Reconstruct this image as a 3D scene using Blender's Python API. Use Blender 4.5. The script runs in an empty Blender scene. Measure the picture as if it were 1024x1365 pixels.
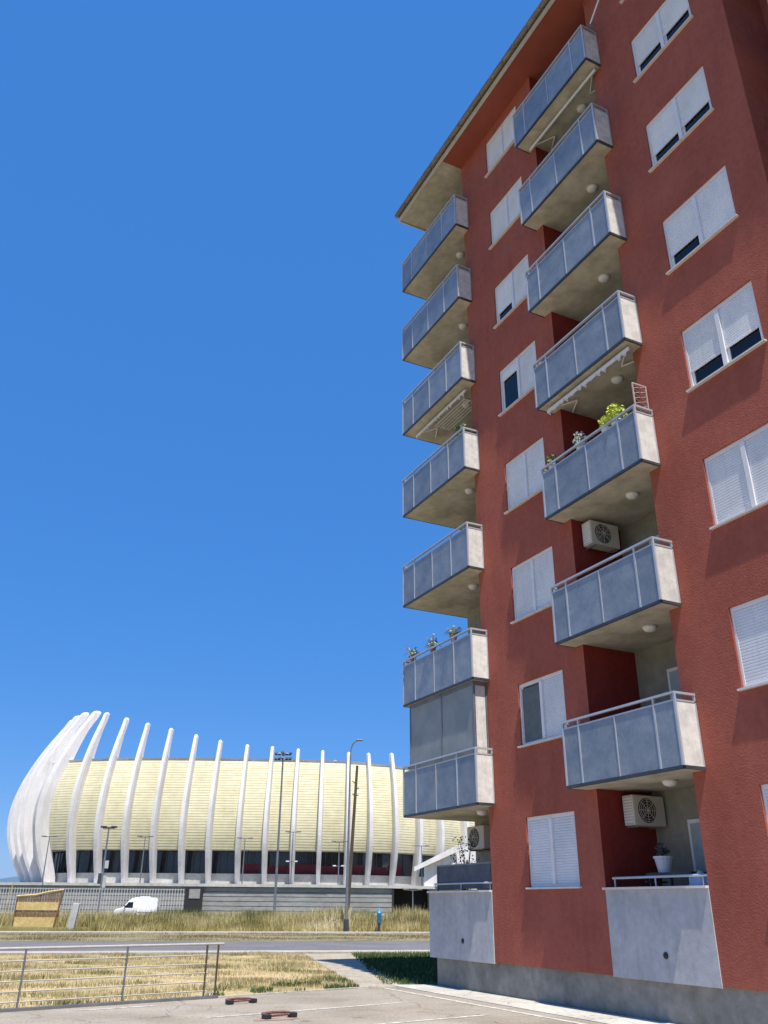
import bpy, bmesh, math, random
from mathutils import Vector, Matrix
random.seed(7)
R = math.radians
scene = bpy.context.scene
col = scene.collection

# ------------------------------------------------------------------ camera
F_PX, PITCH, YAW, DIST, ROLL = 1121.65, 0.43783, 0.45681, 11.352, 0.008576
EYE = 1.72
cam_d = bpy.data.cameras.new('camera')
cam = bpy.data.objects.new('camera', cam_d); col.objects.link(cam)
cam_d.sensor_fit = 'VERTICAL'; cam_d.sensor_height = 36.0
cam_d.lens = 36.0 * F_PX / 1365.0
cam_d.clip_start = 0.1; cam_d.clip_end = 9000
cam.matrix_world = Matrix.Translation((0, 0, EYE)) @ Matrix.Rotation(math.pi / 2 + PITCH, 4, 'X') @ Matrix.Rotation(ROLL, 4, 'Z')
scene.camera = cam
scene.render.resolution_x = 768; scene.render.resolution_y = 1024

# ------------------------------------------------------------------ building frame: u along the facade, v out of it, z up
UD = Vector((math.sin(YAW), -math.cos(YAW), 0)); VD = Vector((-math.cos(YAW), -math.sin(YAW), 0))
B_ROT = math.atan2(-math.cos(YAW), math.sin(YAW)); B_LOC = -VD * DIST
def W(u, v, z=0.0): return B_LOC + UD * u + VD * v + Vector((0, 0, z))

# ------------------------------------------------------------------ light
S = (UD * 0.42 + VD * 0.085 + Vector((0, 0, 1))).normalized()
sun_d = bpy.data.lights.new('sun', 'SUN'); sun_d.energy = 5.0; sun_d.angle = R(0.53); sun_d.color = (1.0, 0.95, 0.87)
sun = bpy.data.objects.new('sun', sun_d); col.objects.link(sun)
sun.rotation_euler = S.to_track_quat('Z', 'Y').to_euler()
world = bpy.data.worlds.new('World'); scene.world = world; world.use_nodes = True
wn = world.node_tree; wn.nodes.clear()
sky = wn.nodes.new('ShaderNodeTexSky'); sky.sky_type = 'NISHITA'; sky.sun_disc = False
sky.sun_elevation = math.asin(S.z); sky.sun_rotation = math.atan2(S.x, S.y)
sky.altitude = 300; sky.air_density = 1.0; sky.dust_density = 0.4; sky.ozone_density = 5.0
hs = wn.nodes.new('ShaderNodeHueSaturation'); hs.inputs["Saturation"].default_value = 1.22; hs.inputs['Value'].default_value = 1.0
bg = wn.nodes.new('ShaderNodeBackground'); bg.inputs['Strength'].default_value = 0.15
wo = wn.nodes.new('ShaderNodeOutputWorld')
mixs = wn.nodes.new('ShaderNodeMixRGB'); mixs.inputs[0].default_value = 0.72; mixs.inputs[2].default_value = (0.27, 1.18, 3.6, 1)
wn.links.new(sky.outputs[0], hs.inputs['Color']); wn.links.new(hs.outputs[0], mixs.inputs[1]); wn.links.new(mixs.outputs[0], bg.inputs[0]); wn.links.new(bg.outputs[0], wo.inputs[0])
scene.view_settings.view_transform = 'Standard'; scene.view_settings.look = 'None'
scene.view_settings.exposure = 0.42; scene.view_settings.gamma = 1; scene.view_settings.use_curve_mapping = False

# ------------------------------------------------------------------ materials
def mat(name, color, rough=0.8, color2=None, scale=3.0, bump=0.0, bscale=60.0, metal=0.0, spec=0.5, detail=6, stretch=(1, 1, 1), contrast=(0.35, 0.65), fine=None, coord='Object'):
    m = bpy.data.materials.new(name); m.use_nodes = True
    nt = m.node_tree; b = nt.nodes['Principled BSDF']
    b.inputs['Roughness'].default_value = rough; b.inputs['Metallic'].default_value = metal
    b.inputs['Specular IOR Level'].default_value = spec
    b.inputs['Base Color'].default_value = (*color, 1)
    tc = nt.nodes.new('ShaderNodeTexCoord'); mp = nt.nodes.new('ShaderNodeMapping'); mp.inputs['Scale'].default_value = stretch
    nt.links.new(tc.outputs[coord], mp.inputs[0])
    if color2:
        n = nt.nodes.new('ShaderNodeTexNoise'); n.inputs['Scale'].default_value = scale; n.inputs['Detail'].default_value = detail; n.inputs['Roughness'].default_value = 0.62
        r = nt.nodes.new('ShaderNodeValToRGB'); r.color_ramp.elements[0].position = contrast[0]; r.color_ramp.elements[1].position = contrast[1]
        r.color_ramp.elements[0].color = (*color, 1); r.color_ramp.elements[1].color = (*color2, 1)
        nt.links.new(mp.outputs[0], n.inputs['Vector']); nt.links.new(n.outputs['Fac'], r.inputs[0])
        last = r.outputs[0]
        if fine:
            n2 = nt.nodes.new('ShaderNodeTexNoise'); n2.inputs['Scale'].default_value = fine[0]; n2.inputs['Detail'].default_value = 4
            mx = nt.nodes.new('ShaderNodeMixRGB'); mx.blend_type = 'OVERLAY'; mx.inputs[0].default_value = fine[1]
            nt.links.new(mp.outputs[0], n2.inputs['Vector']); nt.links.new(last, mx.inputs[1]); nt.links.new(n2.outputs['Fac'], mx.inputs[2]); last = mx.outputs[0]
        nt.links.new(last, b.inputs['Base Color'])
    if bump:
        n3 = nt.nodes.new('ShaderNodeTexNoise'); n3.inputs['Scale'].default_value = bscale; n3.inputs['Detail'].default_value = 5
        bp = nt.nodes.new('ShaderNodeBump'); bp.inputs['Strength'].default_value = bump; bp.inputs['Distance'].default_value = 0.02
        nt.links.new(mp.outputs[0], n3.inputs['Vector']); nt.links.new(n3.outputs['Fac'], bp.inputs['Height']); nt.links.new(bp.outputs[0], b.inputs['Normal'])
    return m
M = {}
def plaster(name, c1, c2, streak):
    m = mat(name, c1, 0.92, c2, 0.9, 0.55, 30.0, spec=0.15, contrast=(0.3, 0.7), fine=(9.0, 0.18))
    nt = m.node_tree; b = nt.nodes['Principled BSDF']
    src = b.inputs['Base Color'].links[0].from_socket
    tc = nt.nodes.new('ShaderNodeTexCoord'); mp = nt.nodes.new('ShaderNodeMapping'); mp.inputs['Scale'].default_value = (1.6, 1.6, 0.12)
    n = nt.nodes.new('ShaderNodeTexNoise'); n.inputs['Scale'].default_value = 2.2; n.inputs['Detail'].default_value = 6
    r = nt.nodes.new('ShaderNodeValToRGB'); r.color_ramp.elements[0].position = .42; r.color_ramp.elements[1].position = .72
    r.color_ramp.elements[0].color = (1, 1, 1, 1); r.color_ramp.elements[1].color = (streak, streak, streak, 1)
    mx = nt.nodes.new('ShaderNodeMixRGB'); mx.blend_type = 'MULTIPLY'; mx.inputs[0].default_value = 1
    nt.links.new(tc.outputs['Object'], mp.inputs[0]); nt.links.new(mp.outputs[0], n.inputs['Vector']); nt.links.new(n.outputs['Fac'], r.inputs[0])
    nt.links.new(src, mx.inputs[1]); nt.links.new(r.outputs[0], mx.inputs[2]); nt.links.new(mx.outputs[0], b.inputs['Base Color'])
    return m
M['red'] = plaster('red_plaster', (0.35, 0.098, 0.067), (0.41, 0.122, 0.084), 0.92)
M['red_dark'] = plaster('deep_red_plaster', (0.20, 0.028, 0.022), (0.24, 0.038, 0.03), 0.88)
M['soffit_red'] = mat('red_painted_soffit', (0.30, 0.07, 0.046), 0.8, (0.26, 0.06, 0.042), 2.0)
M['beige'] = mat('beige_plaster', (0.26, 0.25, 0.20), 0.9, (0.32, 0.305, 0.25), 1.4, 0.1, 50, spec=0.15, fine=(6, .25))
M['slab'] = mat('painted_concrete', (0.40, 0.375, 0.31), 0.9, (0.52, 0.49, 0.41), 1.2, 0.08, 40, spec=0.2, fine=(5, .3))
M['grey_wall'] = mat('grey_plaster', (0.40, 0.40, 0.41), 0.9, (0.50, 0.50, 0.50), 1.3, 0.18, 45, spec=0.2, fine=(8, .2))
M['plinth'] = mat('plinth_concrete', (0.22, 0.21, 0.18), 0.9, (0.33, 0.31, 0.27), 1.1, 0.25, 30, spec=0.2, fine=(7, .35))
M['panel'] = mat('frosted_panel', (0.175, 0.205, 0.24), 0.28, (0.27, 0.295, 0.32), 2.6, 0.03, 14, spec=0.6, contrast=(.35, .7), fine=(14, .2))
M['side_panel'] = mat('pale_side_panel', (0.58, 0.56, 0.51), 0.7, (0.76, 0.73, 0.67), 5, 0.05, 40, fine=(25, .25))
M['alu'] = mat('pale_aluminium', (0.50, 0.51, 0.53), 0.42, (0.58, 0.59, 0.6), 3, metal=0.35)
M['dark_metal'] = mat('dark_steel', (0.05, 0.055, 0.065), 0.5, (0.08, 0.085, 0.09), 4, metal=0.3)
M['white_frame'] = mat('white_window_frame', (0.74, 0.72, 0.70), 0.45, (0.80, 0.78, 0.77), 3)
M['shutter'] = mat('white_shutter', (0.66, 0.68, 0.70), 0.5, (0.76, 0.77, 0.78), 1.2, fine=(6, .15))
M['glass'] = mat('dark_glass', (0.012, 0.014, 0.018), 0.08, spec=0.35)
M['screen'] = mat('grey_screen', (0.10, 0.12, 0.12), 0.7, (0.14, 0.155, 0.155), 5)
M['blind'] = mat('grey_blind_fabric', (0.20, 0.23, 0.235), 0.6, (0.27, 0.295, 0.30), 1.4, 0.05, 20)
M['stone'] = mat('pale_stone_sill', (0.62, 0.58, 0.53), 0.6, (0.70, 0.67, 0.63), 5)
M['gutter'] = mat('weathered_gutter', (0.15, 0.13, 0.11), 0.55, (0.26, 0.22, 0.17), 3, metal=0.3)
M['drip'] = mat('pale_drip_edge', (0.50, 0.44, 0.35), 0.6, (0.58, 0.52, 0.43), 3)
M['roof'] = mat('roof_sheet', (0.16, 0.12, 0.10), 0.7, (0.20, 0.15, 0.13), 2)
M['ac'] = mat('off_white_plastic', (0.55, 0.51, 0.43), 0.5, (0.62, 0.58, 0.5), 4)
M['black'] = mat('black_plastic', (0.012, 0.012, 0.014), 0.6, (0.03, 0.03, 0.03), 20)
M['white'] = mat('white_enamel', (0.78, 0.78, 0.77), 0.35, (0.82, 0.82, 0.82), 2)
M['awning'] = mat('pale_awning_cloth', (0.60, 0.55, 0.45), 0.85, (0.72, 0.67, 0.57), 9)
M['terracotta'] = mat('terracotta', (0.45, 0.18, 0.10), 0.8, (0.5, 0.24, 0.14), 8)
M['pot_white'] = mat('white_pot', (0.70, 0.70, 0.72), 0.5, (0.76, 0.76, 0.78), 8)
M['leaf'] = mat('green_leaf', (0.05, 0.10, 0.025), 0.6, (0.12, 0.19, 0.05), 6)
M['leaf_yellow'] = mat('yellow_green_leaf', (0.42, 0.52, 0.04), 0.6, (0.60, 0.64, 0.08), 9)
M['leaf_grey'] = mat('silvery_leaf', (0.30, 0.36, 0.28), 0.6, (0.48, 0.52, 0.44), 9)
M['twig'] = mat('dark_twig', (0.05, 0.04, 0.03), 0.9, (0.08, 0.06, 0.05), 9)
M['bush_leaf'] = mat('dusty_dark_leaf', (0.03, 0.04, 0.03), 0.7, (0.09, 0.10, 0.09), 9)
M['asphalt'] = mat('sun_bleached_asphalt', (0.27, 0.235, 0.19), 0.95, (0.37, 0.33, 0.275), 0.5, 0.35, 60, spec=0.2, fine=(20, .55), contrast=(.3, .7))
M['road'] = mat('road_asphalt', (0.135, 0.13, 0.135), 0.95, (0.18, 0.17, 0.17), 0.35, 0.2, 20, spec=0.2, fine=(5, .4))
M['walk'] = mat('pale_concrete', (0.40, 0.38, 0.33), 0.95, (0.52, 0.49, 0.43), 0.8, 0.25, 30, spec=0.2, fine=(12, .45))
M['path'] = mat('dusty_path_concrete', (0.30, 0.26, 0.19), 0.95, (0.42, 0.37, 0.29), 1.5, 0.4, 20, spec=0.15, fine=(9, .6))
M['kerb'] = mat('kerb_concrete', (0.34, 0.31, 0.25), 0.95, (0.46, 0.42, 0.34), 1.2, 0.2, 30, fine=(6, .4))
M['line'] = mat('worn_white_paint', (0.36, 0.33, 0.28), 0.9, (0.60, 0.57, 0.51), 6, contrast=(.40, .60), fine=(20, .4))
M['rust_red'] = mat('faded_red_paint', (0.22, 0.09, 0.075), 0.8, (0.14, 0.06, 0.05), 12)
M['cream'] = mat('cream_metal_cladding', (0.62, 0.565, 0.36), 0.6, (0.68, 0.625, 0.42), 0.12, 0, spec=0.4, stretch=(1, 1, 1.6), fine=(.7, .3))
M['rib'] = mat('white_concrete_rib', (0.66, 0.63, 0.61), 0.75, (0.76, 0.73, 0.71), 0.25, 0.05, 4, fine=(1.5, .15))
M['deck'] = mat('pale_deck_concrete', (0.42, 0.41, 0.38), 0.85, (0.54, 0.53, 0.50), 0.3, fine=(2, .3))
M['podium'] = mat('grey_podium_concrete', (0.26, 0.26, 0.24), 0.85, (0.34, 0.34, 0.32), 0.18, fine=(1, .4), stretch=(1, 1, 3))
M['arena_glass'] = mat('arena_glazing', (0.015, 0.017, 0.022), 0.12, (0.03, 0.035, 0.045), 0.2, spec=0.6)
M['dark_red'] = mat('dark_red_banner', (0.16, 0.015, 0.03), 0.7, (0.10, 0.012, 0.02), 0.8)
M['lamp_grey'] = mat('galvanised_steel', (0.16, 0.17, 0.18), 0.5, (0.24, 0.25, 0.26), 2, metal=0.4)
M['wood_pole'] = mat('tarred_wood', (0.06, 0.045, 0.03), 0.9, (0.12, 0.09, 0.05), 2, stretch=(4, 4, .3))
M['ochre'] = mat('rusty_ochre_paint', (0.55, 0.38, 0.12), 0.85, (0.66, 0.50, 0.22), 2.0, fine=(9, .5))
M['rust'] = mat('brown_rust', (0.14, 0.07, 0.03), 0.9, (0.24, 0.13, 0.06), 5)
M['hydrant'] = mat('blue_paint', (0.04, 0.22, 0.36), 0.5, (0.08, 0.30, 0.45), 5)
M['rail_steel'] = mat('galvanised_rail', (0.40, 0.38, 0.35), 0.6, (0.50, 0.48, 0.44), 6, metal=0.2)
M['tyre'] = mat('tyre_rubber', (0.02, 0.02, 0.02), 0.9, (0.03, 0.03, 0.03), 9)
M['hill'] = mat('haze_blue_hill', (0.06, 0.12, 0.19), 0.95, (0.09, 0.15, 0.21), 0.004)  # distance haze is painted in as the blue of the base colour
M['cloth_blue'] = mat('pale_blue_cloth', (0.42, 0.5, 0.66), 0.9, (0.5, 0.58, 0.72), 8)
M['teal'] = mat('teal_paint', (0.06, 0.22, 0.24), 0.5, (0.1, 0.28, 0.3), 8)
M['curtain'] = mat('door_with_pale_curtain', (0.30, 0.36, 0.36), 0.25, (0.42, 0.48, 0.50), 1.5)
M['pink'] = mat('pinkish_wood', (0.42, 0.26, 0.24), 0.8, (0.5, 0.33, 0.3), 9)

def vary(m, amt):
    nt = m.node_tree; b = nt.nodes['Principled BSDF']; src = b.inputs['Base Color'].links[0].from_socket
    oi = nt.nodes.new('ShaderNodeObjectInfo'); mr = nt.nodes.new('ShaderNodeMapRange'); mr.inputs['To Min'].default_value = 1 - amt; mr.inputs['To Max'].default_value = 1 + amt
    mx = nt.nodes.new('ShaderNodeMixRGB'); mx.blend_type = 'MULTIPLY'; mx.inputs[0].default_value = 1
    nt.links.new(oi.outputs['Random'], mr.inputs['Value']); nt.links.new(src, mx.inputs[1]); nt.links.new(mr.outputs[0], mx.inputs[2]); nt.links.new(mx.outputs[0], b.inputs['Base Color'])
def streaks(m, scl, stretch, lo, hi, dark):
    nt = m.node_tree; b = nt.nodes['Principled BSDF']; src = b.inputs['Base Color'].links[0].from_socket
    tc = nt.nodes.new('ShaderNodeTexCoord'); mp = nt.nodes.new('ShaderNodeMapping'); mp.inputs['Scale'].default_value = stretch
    n = nt.nodes.new('ShaderNodeTexNoise'); n.inputs['Scale'].default_value = scl; n.inputs['Detail'].default_value = 7; n.inputs['Roughness'].default_value = .6
    r = nt.nodes.new('ShaderNodeValToRGB'); r.color_ramp.elements[0].position = lo; r.color_ramp.elements[1].position = hi
    r.color_ramp.elements[0].color = (1, 1, 1, 1); r.color_ramp.elements[1].color = (dark, dark * .98, dark * .94, 1)
    mx = nt.nodes.new('ShaderNodeMixRGB'); mx.blend_type = 'MULTIPLY'; mx.inputs[0].default_value = 1
    nt.links.new(tc.outputs['Object'], mp.inputs[0]); nt.links.new(mp.outputs[0], n.inputs['Vector']); nt.links.new(n.outputs['Fac'], r.inputs[0])
    nt.links.new(src, mx.inputs[1]); nt.links.new(r.outputs[0], mx.inputs[2]); nt.links.new(mx.outputs[0], b.inputs['Base Color'])
def cracks(m, scl, wid, dark):
    nt = m.node_tree; b = nt.nodes['Principled BSDF']; src = b.inputs['Base Color'].links[0].from_socket
    tc = nt.nodes.new('ShaderNodeTexCoord'); n = nt.nodes.new('ShaderNodeTexNoise'); n.inputs['Scale'].default_value = 1.3; n.inputs['Detail'].default_value = 5
    ad = nt.nodes.new('ShaderNodeMixRGB'); ad.blend_type = 'ADD'; ad.inputs[0].default_value = .9
    v = nt.nodes.new('ShaderNodeTexVoronoi'); v.feature = 'DISTANCE_TO_EDGE'; v.inputs['Scale'].default_value = scl
    r = nt.nodes.new('ShaderNodeValToRGB'); r.color_ramp.elements[0].position = 0; r.color_ramp.elements[1].position = wid
    r.color_ramp.elements[0].color = (dark, dark, dark, 1); r.color_ramp.elements[1].color = (1, 1, 1, 1)
    mx = nt.nodes.new('ShaderNodeMixRGB'); mx.blend_type = 'MULTIPLY'; mx.inputs[0].default_value = 1
    nt.links.new(tc.outputs['Object'], n.inputs['Vector']); nt.links.new(tc.outputs['Object'], ad.inputs[1]); nt.links.new(n.outputs['Color'], ad.inputs[2]); nt.links.new(ad.outputs[0], v.inputs['Vector'])
    nt.links.new(v.outputs['Distance'], r.inputs[0]); nt.links.new(src, mx.inputs[1]); nt.links.new(r.outputs[0], mx.inputs[2]); nt.links.new(mx.outputs[0], b.inputs['Base Color'])
vary(M['panel'], .13); vary(M['side_panel'], .08); vary(M['shutter'], .06); vary(M['rib'], .04); vary(M['cream'], .03); vary(M['blind'], .05)
streaks(M['red'], 1.2, (1.3, 1.3, .5), .5, .8, .86); streaks(M['red'], .35, (1, 1, 1), .45, .75, .88); streaks(M['red'], 5.0, (1, 1, 1), .45, .75, .93)
streaks(M['rib'], .5, (3, 3, .25), .5, .8, .82); streaks(M['cream'], .25, (2, 2, .3), .5, .8, .86)
streaks(M['slab'], .9, (1, 1, 1), .48, .72, .78); streaks(M['plinth'], 1.5, (1, 1, .6), .5, .75, .7); streaks(M['grey_wall'], 2.2, (3, 3, .35), .52, .78, .84)
streaks(M['asphalt'], .35, (1, 1, 1), .5, .62, .84); streaks(M['asphalt'], 1.9, (1, 1, 1), .62, .68, .72); cracks(M['asphalt'], .28, .006, .55); cracks(M['walk'], .5, .01, .6)
streaks(M['shutter'], 2.0, (4, 4, .4), .5, .85, .88); streaks(M['side_panel'], 3, (4, 4, .5), .5, .85, .85)

def grass_mat(name, cols, scale, fscale):
    m = bpy.data.materials.new(name); m.use_nodes = True; nt = m.node_tree; b = nt.nodes['Principled BSDF']
    b.inputs['Roughness'].default_value = 0.95; b.inputs['Specular IOR Level'].default_value = 0.1
    tc = nt.nodes.new('ShaderNodeTexCoord'); mp = nt.nodes.new('ShaderNodeMapping'); mp.inputs['Scale'].default_value = (0.7, 1.3, 1)
    n = nt.nodes.new('ShaderNodeTexNoise'); n.inputs['Scale'].default_value = scale; n.inputs['Detail'].default_value = 8; n.inputs['Roughness'].default_value = 0.65
    r = nt.nodes.new('ShaderNodeValToRGB'); r.color_ramp.elements[0].position = .30; r.color_ramp.elements[1].position = .72
    r.color_ramp.elements[0].color = (*cols[0], 1); r.color_ramp.elements[1].color = (*cols[-1], 1)
    for i, c in enumerate(cols[1:-1]):
        e = r.color_ramp.elements.new(.30 + .42 * (i + 1) / (len(cols) - 1)); e.color = (*c, 1)
    n2 = nt.nodes.new('ShaderNodeTexNoise'); n2.inputs['Scale'].default_value = fscale; n2.inputs['Detail'].default_value = 4
    mx = nt.nodes.new('ShaderNodeMixRGB'); mx.blend_type = 'OVERLAY'; mx.inputs[0].default_value = .7
    nt.links.new(tc.outputs['Object'], mp.inputs[0]); nt.links.new(mp.outputs[0], n.inputs['Vector']); nt.links.new(tc.outputs['Object'], n2.inputs['Vector'])
    nt.links.new(n.outputs['Fac'], r.inputs[0]); nt.links.new(r.outputs[0], mx.inputs[1]); nt.links.new(n2.outputs['Fac'], mx.inputs[2]); nt.links.new(mx.outputs[0], b.inputs['Base Color'])
    return m
M['lawn'] = grass_mat('dry_lawn', [(0.14, 0.13, 0.05), (0.36, 0.29, 0.14), (0.48, 0.37, 0.20), (0.56, 0.42, 0.27)], 0.4, 9)
M['lawn_blades'] = grass_mat('dry_lawn_blades', [(0.10, 0.12, 0.04), (0.30, 0.27, 0.13), (0.56, 0.46, 0.27), (0.64, 0.50, 0.33)], 0.55, 4)
M['green_grass'] = grass_mat('green_lawn_and_shade', [(0.05, 0.075, 0.025), (0.08, 0.12, 0.04), (0.13, 0.15, 0.06)], 0.9, 8)  # green turf; its dark tone also paints the building's shadow on the lawn
M['weeds'] = grass_mat('tall_dry_weeds', [(0.12, 0.13, 0.04), (0.34, 0.29, 0.11), (0.56, 0.47, 0.23), (0.74, 0.66, 0.44)], 0.26, 2)
M['bush_weeds'] = grass_mat('olive_bushy_weeds', [(0.07, 0.085, 0.025), (0.14, 0.15, 0.05), (0.24, 0.22, 0.08)], 0.5, 3)
M['verge'] = grass_mat('dusty_verge', [(0.17, 0.16, 0.08), (0.24, 0.20, 0.11), (0.30, 0.25, 0.15)], 0.25, 2)
M['field'] = grass_mat('scrub_field', [(0.12, 0.13, 0.05), (0.24, 0.21, 0.10), (0.34, 0.28, 0.15)], 0.08, 1)

# ------------------------------------------------------------------ helpers
def tag(o, label=None, cat=None, group=None, kind=None):
    if label: o['label'] = label
    if cat: o['category'] = cat
    if group: o['group'] = group
    if kind: o['kind'] = kind
    return o
def empty(name, loc=(0, 0, 0), rz=0.0, parent=None):
    o = bpy.data.objects.new(name, None); o.empty_display_size = .2; col.objects.link(o)
    o.location = loc; o.rotation_euler = (0, 0, rz)
    if parent: o.parent = parent
    return o
class MB:
    """collects faces in its own axes; box/tube/quad, then build() links ONE mesh object"""
    def __init__(s, flip=False): s.v = []; s.f = []; s.flip = flip
    def P(s, p): return (p[0], -p[1], p[2]) if s.flip else (p[0], p[1], p[2])   # (u, v, z) -> local axes of the building
    def box(s, x0, x1, y0, y1, z0, z1):
        n = len(s.v)
        for x in (x0, x1):
            for y in (y0, y1):
                for z in (z0, z1): s.v.append(s.P((x, y, z)))
        s.f += [tuple(n + i for i in q) for q in ((0, 1, 3, 2), (4, 6, 7, 5), (0, 4, 5, 1), (2, 3, 7, 6), (0, 2, 6, 4), (1, 5, 7, 3))]
        return s
    def quad(s, *p):
        n = len(s.v); s.v += [s.P(q) for q in p]; s.f.append(tuple(range(n, n + len(p)))); return s
    def prism(s, pts, z0, z1):
        n = len(s.v); k = len(pts)
        s.v += [s.P((p[0], p[1], z0)) for p in pts] + [s.P((p[0], p[1], z1)) for p in pts]
        s.f.append(tuple(range(n, n + k))[::-1]); s.f.append(tuple(range(n + k, n + 2 * k)))
        for i in range(k): s.f.append((n + i, n + (i + 1) % k, n + k + (i + 1) % k, n + k + i))
        return s
    def tube(s, a, b, r, r2=None, seg=8):
        a = Vector(s.P(a)); b = Vector(s.P(b)); r2 = r if r2 is None else r2
        d = (b - a).normalized(); x = d.orthogonal().normalized(); y = d.cross(x); n = len(s.v)
        for p, q in ((a, r), (b, r2)):
            for i in range(seg):
                t = 2 * math.pi * i / seg; s.v.append(tuple(p + (x * math.cos(t) + y * math.sin(t)) * q))
        for i in range(seg):
            j = (i + 1) % seg; s.f.append((n + i, n + j, n + seg + j, n + seg + i))
        s.f.append(tuple(n + i for i in range(seg))[::-1]); s.f.append(tuple(n + seg + i for i in range(seg)))
        return s
    def path(s, pts, r, seg=8):
        for a, b in zip(pts, pts[1:]): s.tube(a, b, r, seg=seg)
        return s
    def lathe(s, c, prof, seg=16):
        n = len(s.v); k = len(prof)
        for r, z in prof:
            for i in range(seg):
                t = 2 * math.pi * i / seg; s.v.append(s.P((c[0] + r * math.cos(t), c[1] + r * math.sin(t), c[2] + z)))
        for j in range(k - 1):
            for i in range(seg):
                i2 = (i + 1) % seg; s.f.append((n + j * seg + i, n + j * seg + i2, n + (j + 1) * seg + i2, n + (j + 1) * seg + i))
        s.f.append(tuple(n + i for i in range(seg))[::-1]); s.f.append(tuple(n + (k - 1) * seg + i for i in range(seg)))
        return s
    def tri(s, a, b, c):
        n = len(s.v); s.v += [s.P(a), s.P(b), s.P(c)]; s.f.append((n, n + 1, n + 2)); return s
    def build(s, name, m, parent=None, bevel=0.0, smooth=False, fix=True):
        me = bpy.data.meshes.new(name); me.from_pydata(s.v, [], s.f); me.update()
        if fix or bevel:
            bm = bmesh.new(); bm.from_mesh(me); bmesh.ops.recalc_face_normals(bm, faces=bm.faces)
            bm.to_mesh(me); bm.free()
        if smooth:
            for p in me.polygons: p.use_smooth = True
        me.materials.append(m if not isinstance(m, str) else M[m])
        o = bpy.data.objects.new(name, me); col.objects.link(o)
        if bevel:
            mod = o.modifiers.new('bevel', 'BEVEL'); mod.width = bevel; mod.segments = 2; mod.limit_method = 'ANGLE'
        if parent: o.parent = parent
        return o
KIDS = {}
def children(o): return [c for c in col.objects if c.parent == o]
def copy_tree(o, parent=None, dz=0.0, du=0.0, top=True):
    c = o.copy(); col.objects.link(c)
    if parent is not None: c.parent = parent
    if top: c.location = Vector(o.location) + Vector((du, 0, dz))
    for ch in children(o):
        if ch is not c: copy_tree(ch, c, top=False)
    return c

# =================================================================== THE APARTMENT BUILDING
bld = empty('apartment_building', B_LOC, B_ROT)
tag(bld, 'tall brick red plastered apartment block with grey balconies, white shutters and wide eaves', 'building')
FH = 2.9
WB, WT = 2.094, 3.486
COLS = [(-16.0, -14.32), (-9.71, -7.945)]
SOFFIT = 24.12
C_U, E_U = -17.44, -20.3           # corner of the red facade, end of the block
G1, G2 = -13.572, -11.04           # middle loggia
N1, N2 = -7.18, 1.0              # loggia at the right edge of the frame
LD = 1.4                           # depth of a loggia
U_END = 4.0
PL = 0.62                          # top of the plinth
openings = []
for (a, b) in COLS:
    for k in range(8): openings.append((a, b, WB + FH * k, WT + FH * k, 'w'))
openings.append((G1, G2, PL, SOFFIT, 'l')); openings.append((N1, N2, PL, SOFFIT, 'l')); RD = 1.3
us = sorted({C_U, U_END, *[o[0] for o in openings], *[o[1] for o in openings]})
zs = sorted({PL, SOFFIT, *[o[2] for o in openings], *[o[3] for o in openings]})
wall = MB(True)
for i in range(len(us) - 1):
    for j in range(len(zs) - 1):
        cu, cz = (us[i] + us[i + 1]) / 2, (zs[j] + zs[j + 1]) / 2
        if any(o[0] < cu < o[1] and o[2] < cz < o[3] for o in openings): continue
        wall.quad((us[i], 0, zs[j]), (us[i + 1], 0, zs[j]), (us[i + 1], 0, zs[j + 1]), (us[i], 0, zs[j + 1]))
RV = -0.17
for a, b, z0, z1, t in openings:
    if t == 'w':
        wall.quad((a, 0, z0), (a, RV, z0), (a, RV, z1), (a, 0, z1)); wall.quad((b, 0, z0), (b, RV, z0), (b, RV, z1), (b, 0, z1))
        wall.quad((a, 0, z1), (b, 0, z1), (b, RV, z1), (a, RV, z1)); wall.quad((a, 0, z0), (b, 0, z0), (b, RV, z0), (a, RV, z0))
        wall.quad((a, RV, z0), (b, RV, z0), (b, RV, z1), (a, RV, z1))
wall.quad((C_U, 0, PL), (C_U, -LD, PL), (C_U, -LD, SOFFIT), (C_U, 0, SOFFIT))
wall.quad((U_END, 0, 0), (U_END, -12, 0), (U_END, -12, SOFFIT), (U_END, 0, SOFFIT))
wall.quad((E_U, -LD, 0), (E_U, -12, 0), (E_U, -12, SOFFIT), (E_U, -LD, SOFFIT))
wall.quad((E_U, -12, 0), (U_END, -12, 0), (U_END, -12, SOFFIT), (E_U, -12, SOFFIT))
wall.build('facade_wall', 'red', bld, fix=False)
# recess walls
rw = MB(True); rw.quad((N1, 0, PL), (N1, -RD, PL), (N1, -RD, SOFFIT), (N1, 0, SOFFIT)); rw.quad((N2, 0, PL), (N2, -RD, PL), (N2, -RD, SOFFIT), (N2, 0, SOFFIT)); rw.quad((N1, -RD, PL), (N2, -RD, PL), (N2, -RD, SOFFIT), (N1, -RD, SOFFIT))
rw.build('recess_wall', 'red', bld, fix=False)
lw = MB(True)
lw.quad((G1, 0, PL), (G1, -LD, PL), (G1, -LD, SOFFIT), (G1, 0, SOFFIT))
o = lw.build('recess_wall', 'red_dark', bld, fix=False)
lb = MB(True)
for a, b in ((G1, G2),):
    lb.quad((a, -LD, PL), (b, -LD, PL), (b, -LD, SOFFIT), (a, -LD, SOFFIT)); lb.quad((b, 0, PL), (b, -LD, PL), (b, -LD, SOFFIT), (b, 0, SOFFIT))
lb.quad((E_U, -LD, PL), (C_U, -LD, PL), (C_U, -LD, SOFFIT), (E_U, -LD, SOFFIT))
lb.build('recess_wall', 'beige', bld, fix=False)
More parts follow.
